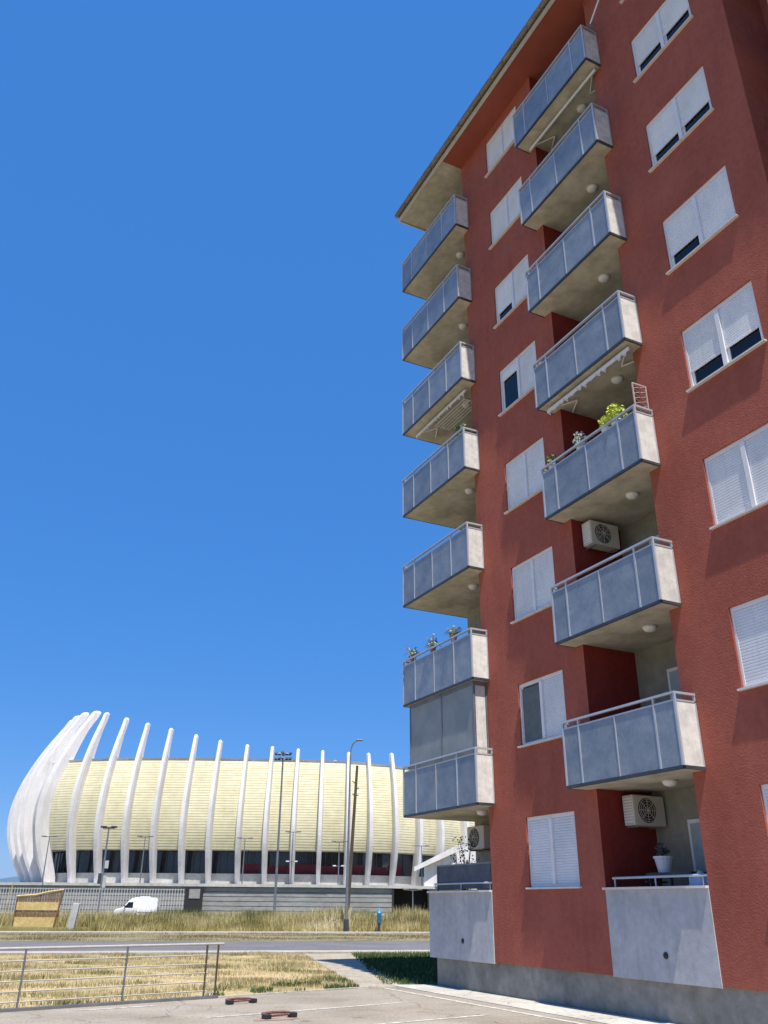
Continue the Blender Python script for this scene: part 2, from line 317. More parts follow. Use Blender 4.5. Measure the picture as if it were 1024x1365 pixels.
# plinth
pl = MB(True)
pl.box(-20.08, U_END, -11.9, -0.06, -0.3, PL)
pl.build('plinth', 'plinth', bld)
# roof: soffit, drip edge, gutter, sloping sheets
OV = 0.78; RE = -20.45
sf = MB(True); sf.box(C_U - .02, U_END + .5, -12.6, OV - .05, SOFFIT, SOFFIT + .12); sf.build('soffit', 'soffit_red', bld)
sf = MB(True); sf.box(RE, C_U - .022, -12.6, OV - .05, SOFFIT, SOFFIT + .12); sf.build('soffit', 'slab', bld)
de = MB(True); de.box(RE - .02, U_END + .5, OV - .048, OV, SOFFIT - .03, SOFFIT + .14); de.box(RE - .07, RE - .022, -12.6, OV, SOFFIT - .03, SOFFIT + .14)
de.build('drip_edge', 'drip', bld)
gt = MB(True)
n = 7
prof = [(OV + .01 + .075 + .075 * math.cos(math.pi + math.pi * i / n), SOFFIT + .20 + .075 * -math.sin(math.pi * i / n)) for i in range(n + 1)]
for (a, b) in zip(prof, prof[1:]):
    gt.quad((RE - .08, a[0], a[1]), (U_END + .5, a[0], a[1]), (U_END + .5, b[0], b[1]), (RE - .08, b[0], b[1]))
x = RE
while x < U_END:
    gt.box(x, x + .025, OV + .002, OV + .17, SOFFIT + .12, SOFFIT + .225); x += .62
gt.box(RE - .08, U_END + .5, OV + .158, OV + .168, SOFFIT + .2, SOFFIT + .225)
gt.build('gutter', 'gutter', bld, fix=False)
rf = MB(True)
def gable(u0, u1):
    rf.quad((u0, OV + .1, SOFFIT + .24), (u1, OV + .1, SOFFIT + .24), (u1, -6, SOFFIT + 2.6), (u0, -6, SOFFIT + 2.6))
    rf.quad((u0, -12.7, SOFFIT + .24), (u1, -12.7, SOFFIT + .24), (u1, -6, SOFFIT + 2.6), (u0, -6, SOFFIT + 2.6))
    for u in (u0, u1): rf.tri((u, OV + .1, SOFFIT + .24), (u, -12.7, SOFFIT + .24), (u, -6, SOFFIT + 2.6))
gable(RE - .09, U_END + .5); rf.box(RE - .09, U_END + .5, -12.65, OV - .002, SOFFIT + .122, SOFFIT + .238)
x = RE
while x < U_END:
    rf.box(x, x + .035, OV - .3, OV + .08, SOFFIT + .238, SOFFIT + .30); x += .33
rf.build('roof', 'roof', bld, fix=False)

# ---- windows: frame (part) > pane, roller_shutter, sill (sub-parts)
_mesh_cache = {}
def shared(key, maker, name, m, parent, **kw):
    if key in _mesh_cache:
        o = _mesh_cache[key].copy(); col.objects.link(o); o.name = name; o.parent = parent; return o
    o = maker().build(name, m, parent, **kw); _mesh_cache[key] = o; return o
def make_window(ci, k, gaps, screen=None):
    a, b = COLS[ci]; w = b - a; h = WT - WB
    def frame():
        m = MB(True); f = .05
        m.box(0.002, f, -.165, -.09, .002, h - .002); m.box(w - f, w - .002, -.165, -.09, .002, h - .002)
        m.box(f, w - f, -.165, -.09, .002, f); m.box(f, w - f, -.165, -.09, h - .08, h - .002)
        m.box(w / 2 - .045, w / 2 + .045, -.165, -.065, f, h - .08)
        for x0, x1 in ((f, w / 2 - .045), (w / 2 + .045, w - f)):      # the casement sashes behind the shutters
            m.box(x0, x0 + .05, -.162, -.125, f, h - .08); m.box(x1 - .05, x1, -.162, -.125, f, h - .08); m.box(x0 + .05, x1 - .05, -.162, -.125, f, f + .05)
        return m
    win = shared(('frame', ci), frame, 'window', 'white_frame', bld)
    win.location = (a, -.05, WB + FH * k)
    def pane(x0, x1):
        return lambda: MB(True).box(x0, x1, -.155, -.145, .06, h - .09)
    halves = ((.051, w / 2 - .046), (w / 2 + .046, w - .051))
    for i, (x0, x1) in enumerate(halves):
        shared(('pane', ci, i), pane(x0, x1), 'pane', 'glass', win)
        g = gaps[i]
        z0 = .052 + g
        if g < h - .2:
            def sh(x0=x0, x1=x1, z0=z0):
                m = MB(True); z = h - .082; s = .052
                while z - s > z0:
                    m.quad((x0, -.108, z), (x1, -.108, z), (x1, -.100, z - s * .25), (x0, -.100, z - s * .25))
                    m.quad((x0, -.100, z - s * .25), (x1, -.100, z - s * .25), (x1, -.100, z - s * .8), (x0, -.100, z - s * .8))
                    m.quad((x0, -.100, z - s * .8), (x1, -.100, z - s * .8), (x1, -.110, z - s), (x0, -.110, z - s))
                    z -= s
                m.box(x0 + .002, x1 - .002, -.118, -.096, z - .04 if z - .04 > z0 - .03 else z0, z)
                return m
            shared(('sh', ci, i, round(g, 2)), sh, 'roller_shutter', 'shutter', win, fix=False)
        if screen and screen[i]:
            shared(('scr', ci, i), lambda: MB(True).box(x0 + .02, x1 - .02, -.122, -.118, .07, h - .12), 'insect_screen', 'screen', win)
    shared(('sill', ci), lambda: MB(True).box(-.05, w + .05, -.12, .02, -.035, -.002), 'sill', 'stone', win)
    return win
LG = {0: (0, 0), 1: (1.2, 0), 2: (0, 0), 3: (0, 0), 4: (.95, 0), 5: (.34, 0), 6: (0, 0), 7: (0, 0)}
RG = {0: (0, 0), 1: (0, 0), 2: (0, 0), 3: (.36, .36), 4: (.36, 0), 5: (.36, .36), 6: (.38, .38), 7: (0, 0)}
for k in range(8):
    make_window(0, k, LG[k], (k == 1, False))
    make_window(1, k, RG[k])

# ---- balconies: slab (part) with sub-parts panel, post, handrail, ceiling_lamp
PB, PT, RAIL = .985, 2.055, 2.20
def make_balcony(u0, u1, posts, D, k, gl, gr, corner=False, right_wall=None):
    """posts: inner post positions; gl..gr: the recess behind"""
    key = (u0, u1)
    def slab():
        m = MB(True)
        if corner: pts = [(u0 + .03, D - .03), (u1 - .02, D - .03), (u1 - .02, .002), (C_U - .003, .002), (C_U - .003, -LD + .003), (E_U - .01, -LD + .003), (E_U - .01, -LD - .35), (u0 + .03, -LD - .35)]
        else: pts = [(u0 + .03, D - .03), (u1 - .02, D - .03), (u1 - .02, .003), (gr - .003, .003), (gr - .003, -LD + .003), (gl + .003, -LD + .003), (gl + .003, .003), (u0 + .03, .003)]
        m.prism(pts, .93, 1.15); return m
    sl = shared(('slab', key), slab, 'balcony', 'slab', bld)
    sl.location = (0, 0, FH * k)
    def edge():
        m = MB(True); m.box(u0, u1, D - .028, D + .012, .925, .98); m.box(u1 - .018, u1 + .022, .005, D - .028, .925, .98)
        m.box(u0 - .002, u0 + .028, .005 if not corner else -LD - .3, D - .028, .925, .98)
        return m
    shared(('edge', key), edge, 'edge_angle', 'dark_metal', sl)
    xs = [u0] + list(posts) + [u1]
    for i in range(len(xs) - 1):
        shared(('pan', key, i), lambda: MB(True).box(xs[i] + .022, xs[i + 1] - .022, D - .012, D + .003, PB, PT), 'panel', 'panel', sl)
    shared(('panr', key), lambda: MB(True).box(u1 - .003, u1 + .012, .03, D - .022, PB, PT), 'side_panel', 'side_panel', sl)
    if corner: shared(('panl', key), lambda: MB(True).box(u0 - .008, u0 + .007, -LD - .28, D - .022, PB, PT), 'panel', 'panel', sl)
    else: shared(('panl', key), lambda: MB(True).box(u0 - .008, u0 + .007, .03, D - .022, PB, PT), 'side_panel', 'side_panel', sl)
    for i, x in enumerate(xs):
        thick = .02 if i in (1, len(xs) - 2) else .013
        if i in (0, len(xs) - 1): thick = .022
        ztop = RAIL - .02 if (i in (0, 1, len(xs) - 1, len(xs) - 2)) else PT
        def post(x=x, thick=thick, ztop=ztop): return MB(True).box(x - thick, x + thick, D - .02, D + .016, .982, ztop)
        shared(('post', key, i), post, 'post', 'alu', sl)
    shared(('postw', key), lambda: MB(True).box(u1 - .02, u1 + .02, .004, .034, .982, RAIL - .02), 'post', 'alu', sl)
    def rail():
        m = MB(True)
        m.box(u0 - .02, u1 + .02, D - .03, D + .025, RAIL - .02, RAIL + .02); m.box(u1 - .025, u1 + .025, .004, D - .03, RAIL - .02, RAIL + .02)
        m.box(u0 - .025, u0 + .025, .004 if not corner else -LD - .3, D - .03, RAIL - .02, RAIL + .02)
        m.box(u0, u1, D - .025, D + .01, PT + .001, PT + .03); m.box(u1 - .015, u1 + .02, .004, D - .026, PT + .001, PT + .03)
        return m
    shared(('rail', key), rail, 'handrail', 'alu', sl)
    lx = (gl + gr) / 2 + (.35 if not corner else .6)
    shared(('lamp', key), lambda: MB(True).lathe((lx, -.35, .93), [(.04, -.11), (.10, -.09), (.13, -.05), (.14, -.001)], 16), 'ceiling_lamp', 'pot_white', sl, smooth=True)
    return sl
BM = (-13.85, -10.75, (-13.36, -12.3, -11.26)); BE = (-20.80, -17.18, (-20.1, -19.05, -18.03))
for k in range(1, 8):
    make_balcony(BM[0], BM[1], BM[2], .476, k, G1, G2)
    make_balcony(BE[0], BE[1], BE[2], .471, k, E_U, C_U, corner=True)
for k in range(0, 8):      # stair landings of the set-back bay
    z = 1.0 + FH * (k - .4)
    if z < 1.2: continue
    l_ = MB(True).box(-6.1, -3.0, -RD + .003, .3, z, z + .2).build('stair_landing', 'slab', bld)
    MB(True).box(-6.12, -6.10, .002, .3, z + .02, z + 1.25).build('panel', 'side_panel', l_); MB(True).box(-6.1, -3.0, .302, .32, z + .02, z + 1.25).build('panel', 'panel', l_)
# ---- ground floor parapets
def parapet(u0, u1, name='parapet'):
    p = MB(True).box(u0, u1, -.16, .018, PL - .02, 2.02).build(name, 'grey_wall', bld)
    MB(True).box(u0 - .03, u1 + .0, -.2, .07, 2.022, 2.062).build('coping', 'stone', p)
    hr = MB(True)
    hr.tube((u0 + .15, -.06, 2.22), (u1 - .02, -.06, 2.22), .022)
    for x in (u0 + .2, (u0 + u1) / 2, u1 - .15): hr.tube((x, -.06, 2.062), (x, -.06, 2.22), .014)
    hr.build('handrail', 'alu', p)
    vx = u0 + (u1 - u0) * .55
    MB(True).lathe((0, 0, 0), [(.0, 0), (.03, 0), (.055, .006), (.05, .02), (.02, .022)], 12).build('vent_cap', 'black', p, smooth=True)
    c = children(p)[-1]; c.rotation_euler = (R(90), 0, 0); c.location = (vx, -.018, 1.0)
    return p
parapet(G1 + .003, G2 - .003); pe = parapet(-20.3, C_U - .003)
MB(True).box(-20.3, -20.14, -LD, -.165, PL - .02, 2.02).build('parapet', 'grey_wall', bld)
fl = MB(True); fl.box(G1, G2, -LD, -.16, PL - .1, 1.15); fl.box(-20.14, C_U, -LD, -.16, PL - .1, 1.15)
fl.build('loggia_floor', 'slab', bld)
# dark mesh screen on the corner parapet rail
MB(True).box(-20.0, -17.6, -.10, -.085, 2.10, 2.62).build('rail_screen', mat('dark_blue_screen', (0.05, 0.065, 0.09), .6, (0.08, 0.10, 0.13), 4), pe)
hr = MB(True); hr.box(-20.05, -17.5, -.11, -.07, 2.62, 2.655); hr.box(-20.05, -20.02, -.11, -.07, 2.06, 2.62); hr.build('screen_frame', 'lamp_grey', pe)
# ---- balcony doors in the recesses
for (a, b) in ((G1, G2), (E_U, C_U)):
    for k in range(8):
        z = 1.15 + FH * k
        u0 = b - 1.62
        def dframe(u0=u0):
            m = MB(True); m.box(u0, u0 + .06, -LD, -LD + .05, 0, 2.1); m.box(u0 + .84, u0 + .9, -LD, -LD + .05, 0, 2.1); m.box(u0 + .06, u0 + .84, -LD, -LD + .05, 2.03, 2.1); m.box(u0 + .06, u0 + .84, -LD, -LD + .05, .0, .12)
            return m
        d = shared(('door', a), dframe, 'balcony_door', 'white_frame', bld); d.location = (0, 0, z)
        shared(('dpane', a), lambda: MB(True).box(u0 + .06, u0 + .84, -LD + .012, -LD + .03, .12, 2.03), 'pane', 'curtain', d)
# ---- enclosure of the first-floor corner balcony: fabric screens between two slabs
en = MB(True)
z0e, z1e = 2.06 + FH, .925 + 2 * FH
for x in (-20.55, -18.85, -17.32): en.box(x - .025, x + .025, .36, .40, z0e, z1e)
en.box(-20.52, -17.345, .36, .40, z1e - .1, z1e); en.box(-17.345, -17.295, .02, .36, z1e - .1, z1e); en.box(-17.33, -17.30, .004, .045, z0e, z1e)
e = en.build('balcony_enclosure', 'lamp_grey', bld)
MB(True).box(-20.525, -18.875, .375, .385, z0e, z1e - .1).build('fabric_screen', 'blind', e)
MB(True).box(-18.825, -17.345, .375, .385, z0e, z1e - .1).build('fabric_screen', 'blind', e)
MB(True).box(-17.325, -17.315, .05, .33, z0e, z1e - .1).build('fabric_screen', 'side_panel', e)

# ------------------------------------------------------------------ things fixed on or standing in the balconies (each its own thing)
def on_bld(name, label, cat, u, v, z, group=None):
    o = empty(name, W(u, v, z), B_ROT); tag(o, label, cat, group); return o
def ac_unit(u, v, z, rz, label):
    t = on_bld('air_conditioner', label, 'air conditioner', u, v, z, 'outdoor air conditioning units')
    t.rotation_euler = (0, 0, B_ROT + rz)
    # local: x width .8, front towards -y
    b = MB().box(-.4, .4, -.30, 0, 0, .56).build('casing', 'ac', t, bevel=.02)
    MB().lathe((0, 0, 0), [(.0, 0), (.21, 0), (.23, .004), (.215, .012), (.0, .013)], 24).build('fan_recess', 'black', t)
    children(t)[-1].rotation_euler = (R(90), 0, 0); children(t)[-1].location = (-.06, -.301, .28)
    g = MB()
    for r in (.07, .12, .17, .21):
        pts = [(-.06 + r * math.cos(i * math.pi / 10), -.322, .28 + r * math.sin(i * math.pi / 10)) for i in range(21)]
        g.path(pts, .005, 4)
    for i in range(4):
        c, s_ = math.cos(i * math.pi / 4), math.sin(i * math.pi / 4); g.tube((-.06 - .22 * c, -.322, .28 - .22 * s_), (-.06 + .22 * c, -.322, .28 + .22 * s_), .006, seg=4)
    g.tube((-.06, -.325, .28), (-.06, -.335, .28), .035)
    g.build('fan_grille', 'ac', t)
    gr = MB()
    for i in range(9): gr.box(-.412, -.402, -.27, -.03, .06 + i * .052, .085 + i * .052)
    gr.build('side_grille', 'white', t)
    for x in (-.28, .28): MB().box(x - .015, x + .015, -.28, .06, -.03, -.002).build('bracket', 'lamp_grey', t)
    return t
# on the red return wall of the middle loggia, facing +u : rotate so that local -y points to +u
ac_unit(G1 + .07, -.95, 3.16, R(90), 'beige outdoor unit on dark red wall of the ground floor loggia, above the parapet')
ac_unit(G1 + .07, -.62, 3.16 + 2 * FH, R(90), 'outdoor unit high in the loggia directly under the balcony with flower pots')
ac_unit(-19.72, -LD + .06, 3.05, 0, 'outdoor unit on the corner loggia, half hidden under the lowest corner balcony')

def leaves(mb, c, n, rad, size, squash=1.0, up=.4):
    for _ in range(n):
        d = Vector((random.gauss(0, 1), random.gauss(0, 1), random.gauss(0, 1))).normalized() * rad * random.random() ** .45
        p = Vector(c) + Vector((d.x, d.y, d.z * squash))
        a = Vector((random.gauss(0, 1), random.gauss(0, 1), random.gauss(0, 1) + up)).normalized(); b = a.orthogonal().normalized()
        s_ = size * random.uniform(.6, 1.3)
        mb.quad(tuple(p - b * s_ * .35), tuple(p + a * s_ * .5), tuple(p + b * s_ * .35 + a * s_ * .1), tuple(p - a * s_ * .5))
def potted(u, v, z, label, leafmat, potmat, pr=.11, ph=.18, rad=.2, n=120, size=.09, shape='bush', group='flower pots on the balconies'):
    t = on_bld('potted_plant', label, 'potted plant', u, v, z, group)
    MB().lathe((0, 0, 0), [(pr * .7, 0), (pr, ph * .85), (pr * 1.12, ph * .86), (pr * 1.12, ph), (pr * .9, ph), (pr * .85, ph - .03)], 14).build('pot', potmat, t, smooth=False)
    st = MB()
    for i in range(5):
        a = random.random() * 6.28; st.tube((0, 0, ph - .03), (math.cos(a) * rad * .5, math.sin(a) * rad * .5, ph + rad * .9), .008, .004, 5)
    st.build('stem', 'twig', t)
    lf = MB()
    if shape == 'bush': leaves(lf, (0, 0, ph + rad * .8), n, rad, size, 1.1)
    else:
        for i in range(26):
            a = random.random() * 6.283; L_ = rad * random.uniform(.8, 1.5); up = random.uniform(.15, 1.0); pw = random.uniform(.018, .03); px_, py_ = -math.sin(a) * pw, math.cos(a) * pw
            p0 = Vector((0, 0, ph)); p1 = Vector((math.cos(a) * L_ * .55, math.sin(a) * L_ * .55, ph + L_ * up)); p2 = Vector((math.cos(a) * L_, math.sin(a) * L_, ph + L_ * (up - .25)))
            w_ = Vector((px_, py_, 0)); lf.quad(tuple(p0 - w_), tuple(p0 + w_), tuple(p1 + w_ * 1.3), tuple(p1 - w_ * 1.3)); lf.tri(tuple(p1 - w_ * 1.3), tuple(p1 + w_ * 1.3), tuple(p2))
    lf.build('foliage', leafmat, t, fix=False)
    return t
k3 = FH * 3
rail_z = RAIL + .02
potted(-11.42, .33, 2.05 + k3 - .02, 'bright yellow green plant in a white pot near the right end of the balcony rail', 'leaf_yellow', 'pot_white', .13, .2, .22, 420, .075)
potted(-11.72, .34, 2.05 + k3 - .05, 'smaller yellow green plant beside the bright one, on the balcony with the trellis', 'leaf_yellow', 'pot_white', .12, .2, .17, 240, .07)
potted(-12.6, .34, 2.1 + k3, 'grey leaved flower pot halfway along the rail of the balcony with the trellis', 'leaf_grey', 'pot_white', .12, .17, .17, 130, .07)
potted(-13.6, .34, 2.06 + k3, 'small green plant at the left end of the rail of the balcony with the trellis', 'leaf', 'pot_white', .11, .16, .15, 120, .08)
for u, lab in ((-20.45, 'grey green rosette plant at the outer left end of the second floor corner balcony rail'), (-19.3, 'grey green rosette plant in the middle of the second floor corner balcony rail'), (-18.2, 'grey green rosette plant nearest the red wall on the second floor corner balcony rail')):
    t = potted(u, .36, 2.14 + 2 * FH, lab, 'leaf_grey', 'terracotta', .09, .14, .22, 70, .2, 'flat')
potted(-17.75, .3, 2.2 + 7 * FH - .1, 'small pale plant on the topmost corner balcony under the eaves', 'leaf_yellow', 'pot_white', .08, .12, .13, 60, .08)
potted(-18.1, .3, 2.1 + 7 * FH - .1, 'second small pale plant left of its twin on the topmost corner balcony', 'leaf_yellow', 'pot_white', .08, .12, .12, 50, .08)
potted(-17.6, .25, 2.1 + 4 * FH, 'small dark green plant on the fourth floor corner balcony under the drying rack', 'leaf', 'terracotta', .1, .14, .2, 80, .1)
# dark leggy shrub behind the corner parapet
t = on_bld('shrub', 'dark thin branched shrub standing behind the screened corner parapet', 'shrub', -19.3, -.45, 1.15)
MB().lathe((0, 0, 0), [(.14, 0), (.18, .3), (.2, .3), (.2, .34), (.16, .34)], 14).build('pot', 'terracotta', t)
st = MB(); lf = MB()
for i in range(18):
    a = random.random() * 6.28; r_ = random.uniform(.1, .42); z = random.uniform(1.5, 2.1)
    p1 = (math.cos(a) * r_ * .4, math.sin(a) * r_ * .3, z * .65); p2 = (math.cos(a) * r_, math.sin(a) * r_ * .8, z)
    st.tube((0, 0, .3), p1, .012, .008, 5); st.tube(p1, p2, .008, .003, 5); leaves(lf, p2, 9, .13, .06)
st.build('branches', 'twig', t); lf.build('foliage', 'bush_leaf', t, fix=False)
potted(-13.72, .34, 2.1 + 4 * FH, 'small pinkish plant at the left end of the balcony with the crumpled awning below', 'pink', 'pot_white', .07, .1, .11, 60, .06)
# trellis on the balcony with flower pots
t = on_bld('trellis', 'pinkish lattice trellis standing at the right end of the flower pot balcony', 'trellis', -10.78, .12, 2.05 + k3)
f = MB(); f.box(-.012, .012, -.3, -.27, 0, .75); f.box(-.012, .012, .05, .08, 0, .75); f.box(-.012, .012, -.27, .05, .72, .75); f.build('frame', 'pink', t)
f = MB()
for i in range(6):
    f.tube((0, -.27, .02 + i * .12), (0, .05, .14 + i * .115), .009, seg=5); f.tube((.004, .05, .02 + i * .12), (.004, -.27, .14 + i * .115), .009, seg=5)
f.build('lattice', 'pink', t)
# awnings
def awning(u0, u1, v, z, label, droop):
    t = on_bld('awning', label, 'awning', (u0 + u1) / 2, v, z, 'folded awnings under the balconies'); w = (u1 - u0) / 2
    MB().tube((-w, 0, 0), (w, 0, 0), .045, seg=10).build('roller', 'awning', t)
    MB().box(-w - .04, w + .04, -.05, -.03, -.09, -.01).build('front_bar', 'white_frame', t)
    if droop:
        m = MB(); n = 46
        for i in range(n):
            x0 = -w + 2 * w * i / n; x1 = -w + 2 * w * (i + 1) / n
            d0 = .12 + .05 * math.sin(i * 1.7) + .03 * math.sin(i * .61); d1 = .12 + .05 * math.sin((i + 1) * 1.7) + .03 * math.sin((i + 1) * .61)
            y0 = -.05 + .03 * math.sin(i * 2.3); y1 = -.05 + .03 * math.sin((i + 1) * 2.3)
            m.quad((x0, y0 * .5, -.03), (x1, y1 * .5, -.03), (x1, y1, -d1), (x0, y0, -d0))
        m.build('valance', 'awning', t, fix=False)
    m = MB()
    for x in (-w + .1, w - .1): m.tube((x, .0, 0), (x * .6, .35, .03), .018, seg=6); m.tube((x * .6, .35, .03), (x, .6, .05), .018, seg=6)
    m.build('folding_arm', 'white_frame', t)
    return t
awning(-13.6, -10.85, .30, .93 + 4 * FH - .10, 'crumpled cream awning rolled up under the balcony above the flower pots', True)
awning(-13.6, -10.85, .12, .93 + 7 * FH - .10, 'thin folded awning under the topmost middle balcony', False)
awning(-20.4, -17.5, .15, .93 + 5 * FH - .12, 'folded awning with bars under the fifth floor corner balcony', True)
# drying rack bars below the fifth corner balcony
t = on_bld('drying_rack', 'ceiling drying rack of thin bars behind the awning of the corner balcony', 'drying rack', -18.6, -.25, .93 + 5 * FH - .25)
m = MB()
for i in range(6): m.tube((-.9, -.3 + i * .1, 0), (.9, -.3 + i * .1, 0), .009, seg=5)
m.build('bar', 'white_frame', t)
m = MB()
for x in (-.85, .85): m.tube((x, -.3, 0), (x, .2, 0), .01, seg=5); m.tube((x, 0, 0), (x, 0, .25), .007, seg=5)
m.build('hanger', 'white_frame', t)
# pole and small antenna above the top right balcony
t = on_bld('flag_pole', 'pale slanting pole fixed on the wall above the topmost middle balcony', 'pole', -10.55, .35, RAIL + 7 * FH)
MB().tube((0, 0, -.1), (.75, .05, .85), .022, seg=8).build('pole', 'white_frame', t)
MB().box(-.04, .04, .0, .14, -.14, -.06).build('clamp', 'lamp_grey', t)
# clutter in the ground floor loggia
fz = 1.15
t = on_bld('table', 'dark low table standing behind the middle parapet', 'table', -12.4, -.75, fz)
MB().box(-.55, .55, -.3, .3, 1.10, 1.155).build('tabletop', 'dark_metal', t)
for x in (-.5, .5):
    for y in (-.26, .26): MB().tube((x, y, 0), (x, y, 1.10), .02).build('leg', 'dark_metal', t)
potted(-12.75, -.72, fz + 1.16, 'white flower pot with dark leaves on the table of the ground floor loggia', 'bush_leaf', 'pot_white', .16, .28, .12, 50, .08)
t = on_bld('cloth_bundle', 'pale blue cloth heaped at the right of the middle parapet', 'cloth', -11.55, -.45, fz + .7)
bm = bmesh.new(); bmesh.ops.create_icosphere(bm, subdivisions=4, radius=.33)
for v_ in bm.verts:
    d = v_.co.normalized(); q = 1 + .18 * math.sin(7 * d.x + 3 * d.y) * math.sin(5 * d.z + 4 * d.x) + .06 * math.sin(17 * d.x + 13 * d.z); v_.co = Vector((d.x * .36 * q, d.y * .22 * q, max(-.1, d.z * .42 * q)))
me = bpy.data.meshes.new('cloth'); bm.to_mesh(me); bm.free(); me.materials.append(M['cloth_blue'])
for p in me.polygons: p.use_smooth = True
c = bpy.data.objects.new('cloth', me); col.objects.link(c); c.parent = t
MB().box(-.2, .2, -.16, .16, -.7, -.1).build('stool', 'dark_metal', t)
t = on_bld('bicycle', 'teal bicycle parked behind the left part of the middle parapet', 'bicycle', -12.98, -.45, fz)
for x in (-.42, .42):
    wm = MB(); wm.path([(x + .3 * math.cos(i * math.pi / 10), 0, .3 + .3 * math.sin(i * math.pi / 10)) for i in range(21)], .02, 6); w_ = wm.build('wheel', 'tyre', t)
    sm = MB()
    for i in range(8): sm.tube((x, 0, .3), (x + .29 * math.cos(i * .785), 0, .3 + .29 * math.sin(i * .785)), .003, seg=4)
    sm.build('spokes', 'alu', w_)
m = MB(); m.tube((-.42, 0, .3), (-.12, 0, .75), .018); m.tube((-.42, 0, .3), (0, 0, .3), .018); m.tube((0, 0, .3), (-.12, 0, .75), .02); m.tube((0, 0, .3), (.3, 0, .78), .02); m.tube((-.12, 0, .75), (.3, 0, .78), .02); m.tube((.42, 0, .3), (.27, 0, .95), .018)
m.build('frame', 'teal', t)
m = MB(); m.tube((.27, -.25, 1.0), (.27, .25, 1.0), .014); m.tube((.27, 0, .94), (.27, 0, 1.0), .014); m.build('handlebar', 'dark_metal', t)
m = MB(); m.box(-.25, .0, -.06, .06, .83, .87); m.tube((-.12, 0, .75), (-.13, 0, .83), .012); m.build('saddle', 'black', t, bevel=.015)

# =================================================================== GROUND
def sheet(name, pts, z, m, kind='structure', thick=0.0):
    mb = MB()
    if thick: mb.prism(pts, z - thick, z)
    else: mb.quad(*[(p[0], p[1], z) for p in pts])
    o = mb.build(name, m, fix=bool(thick))
    if not thick:
        pass
    if o.data.polygons[0].normal.z < 0 and not thick: o.data.flip_normals()
    return tag(o, kind=kind)
sheet('ground', [(-4500, -1500), (4500, -1500), (4500, 6000), (-4500, 6000)], -0.02, 'field')
RS = .25                                            # slope of the road across the view
def rl(x, d): return (x, d + RS * x)
EDGE = [(-40, -11.5), (-6.55, 16.9), (-3.16, 19.74), (-1.75, 21.0), (-.46, 22.06), (-.05, 22.3)]
park = [(-40, -11.5), (-6.55, 16.9), (-3.16, 19.74), (-1.75, 21.0), (-.46, 22.06), (-.05, 22.3), (.45, 23.2), tuple(W(-20.0, .3))[:2], tuple(W(6, .3))[:2], (30, -30), (-40, -30)]
sheet('parking_area', park, 0.0, 'asphalt')
wk = [W(-20.6, .98), W(-20.3, -.02), W(6, -.02), W(6, .98)]
wko = sheet('pavement', [(p.x, p.y) for p in wk], 0.012, 'walk', thick=.1)
lawn = [(-40, -11.5), (-6.55, 16.9), (-3.16, 19.74), (-1.75, 21.0), (-.46, 22.06), rl(-2.98, 37.9), rl(-40, 37.9)]
sheet('lawn', lawn, -0.008, 'lawn')
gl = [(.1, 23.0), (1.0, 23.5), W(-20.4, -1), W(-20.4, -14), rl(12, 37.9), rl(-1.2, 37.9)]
sheet('shade_painted_lawn', [(p[0], p[1]) for p in gl], -0.006, 'green_grass')  # dark green colour extends the building's shadow beyond the cast one
sheet('path', [(-.5, 21.9), (.55, 22.9), (.45, 23.6), rl(-1.15, 37.95), rl(-3.0, 37.95), (-.72, 23.6)], 0.004, 'path', thick=.05)
sheet('sidewalk', [rl(-60, 38.0), rl(40, 38.0), rl(40, 39.4), rl(-60, 39.4)], 0.06, 'kerb', thick=.2)
sheet('road', [rl(-120, 39.4), rl(120, 39.4), rl(120, 51.5), rl(-120, 51.5)], -0.004, 'road')
sheet('verge', [rl(-120, 51.5), rl(120, 51.5), rl(120, 64), rl(-120, 64)], -0.002, 'verge')
sheet('kerb', [rl(-120, 64), rl(120, 64), rl(120, 66.0), rl(-120, 66.0)], 0.08, 'kerb', thick=.2)
# edging strip of the parking area
m = MB()
ep = EDGE
for a, b in zip(ep, ep[1:]):
    d = (Vector(b) - Vector(a)).normalized(); nrm = Vector((-d.y, d.x)) * .1
    m.prism([a, b, (b[0] + nrm.x, b[1] + nrm.y), (a[0] + nrm.x, a[1] + nrm.y)], -.05, .03)
tag(m.build('kerb_strip', 'walk'), kind='structure')
def stripe(a, b, w, z=.005):
    a = Vector(a); b = Vector(b); d = (b - a).normalized(); n_ = Vector((-d.y, d.x)) * w / 2
    return [tuple(a - n_), tuple(b - n_), tuple(b + n_), tuple(a + n_)]
for a, b in (((-2.9, 16.34), (.57, 19.16)), ((-.07, 15.64), (1.88, 17.1)), ((-5.4, 17.2), (-4.2, 18.1))):
    sheet('parking_line', stripe(a, b, .11), .005, 'line')
a, b = W(-19.9, 1.45), W(-6, 1.25)
sheet('parking_line', stripe((a.x, a.y), (b.x, b.y), .12), .005, 'line')
# low hills on the horizon
m = MB(); n = 60
for i in range(n):
    x0 = -2600 + i * 55; x1 = x0 + 55
    h = lambda x: 40 + 40 * math.exp(-((x + 1150) / 500) ** 2) + 12 * math.sin(x * .006) + 6 * math.sin(x * .021)
    m.quad((x0, 2600, -1), (x1, 2600, -1), (x1, 2900, h(x1)), (x0, 2900, h(x0))); m.quad((x0, 2900, h(x0)), (x1, 2900, h(x1)), (x1, 3600, -1), (x0, 3600, -1))
tag(m.build('hills', 'hill', fix=False), kind='structure')

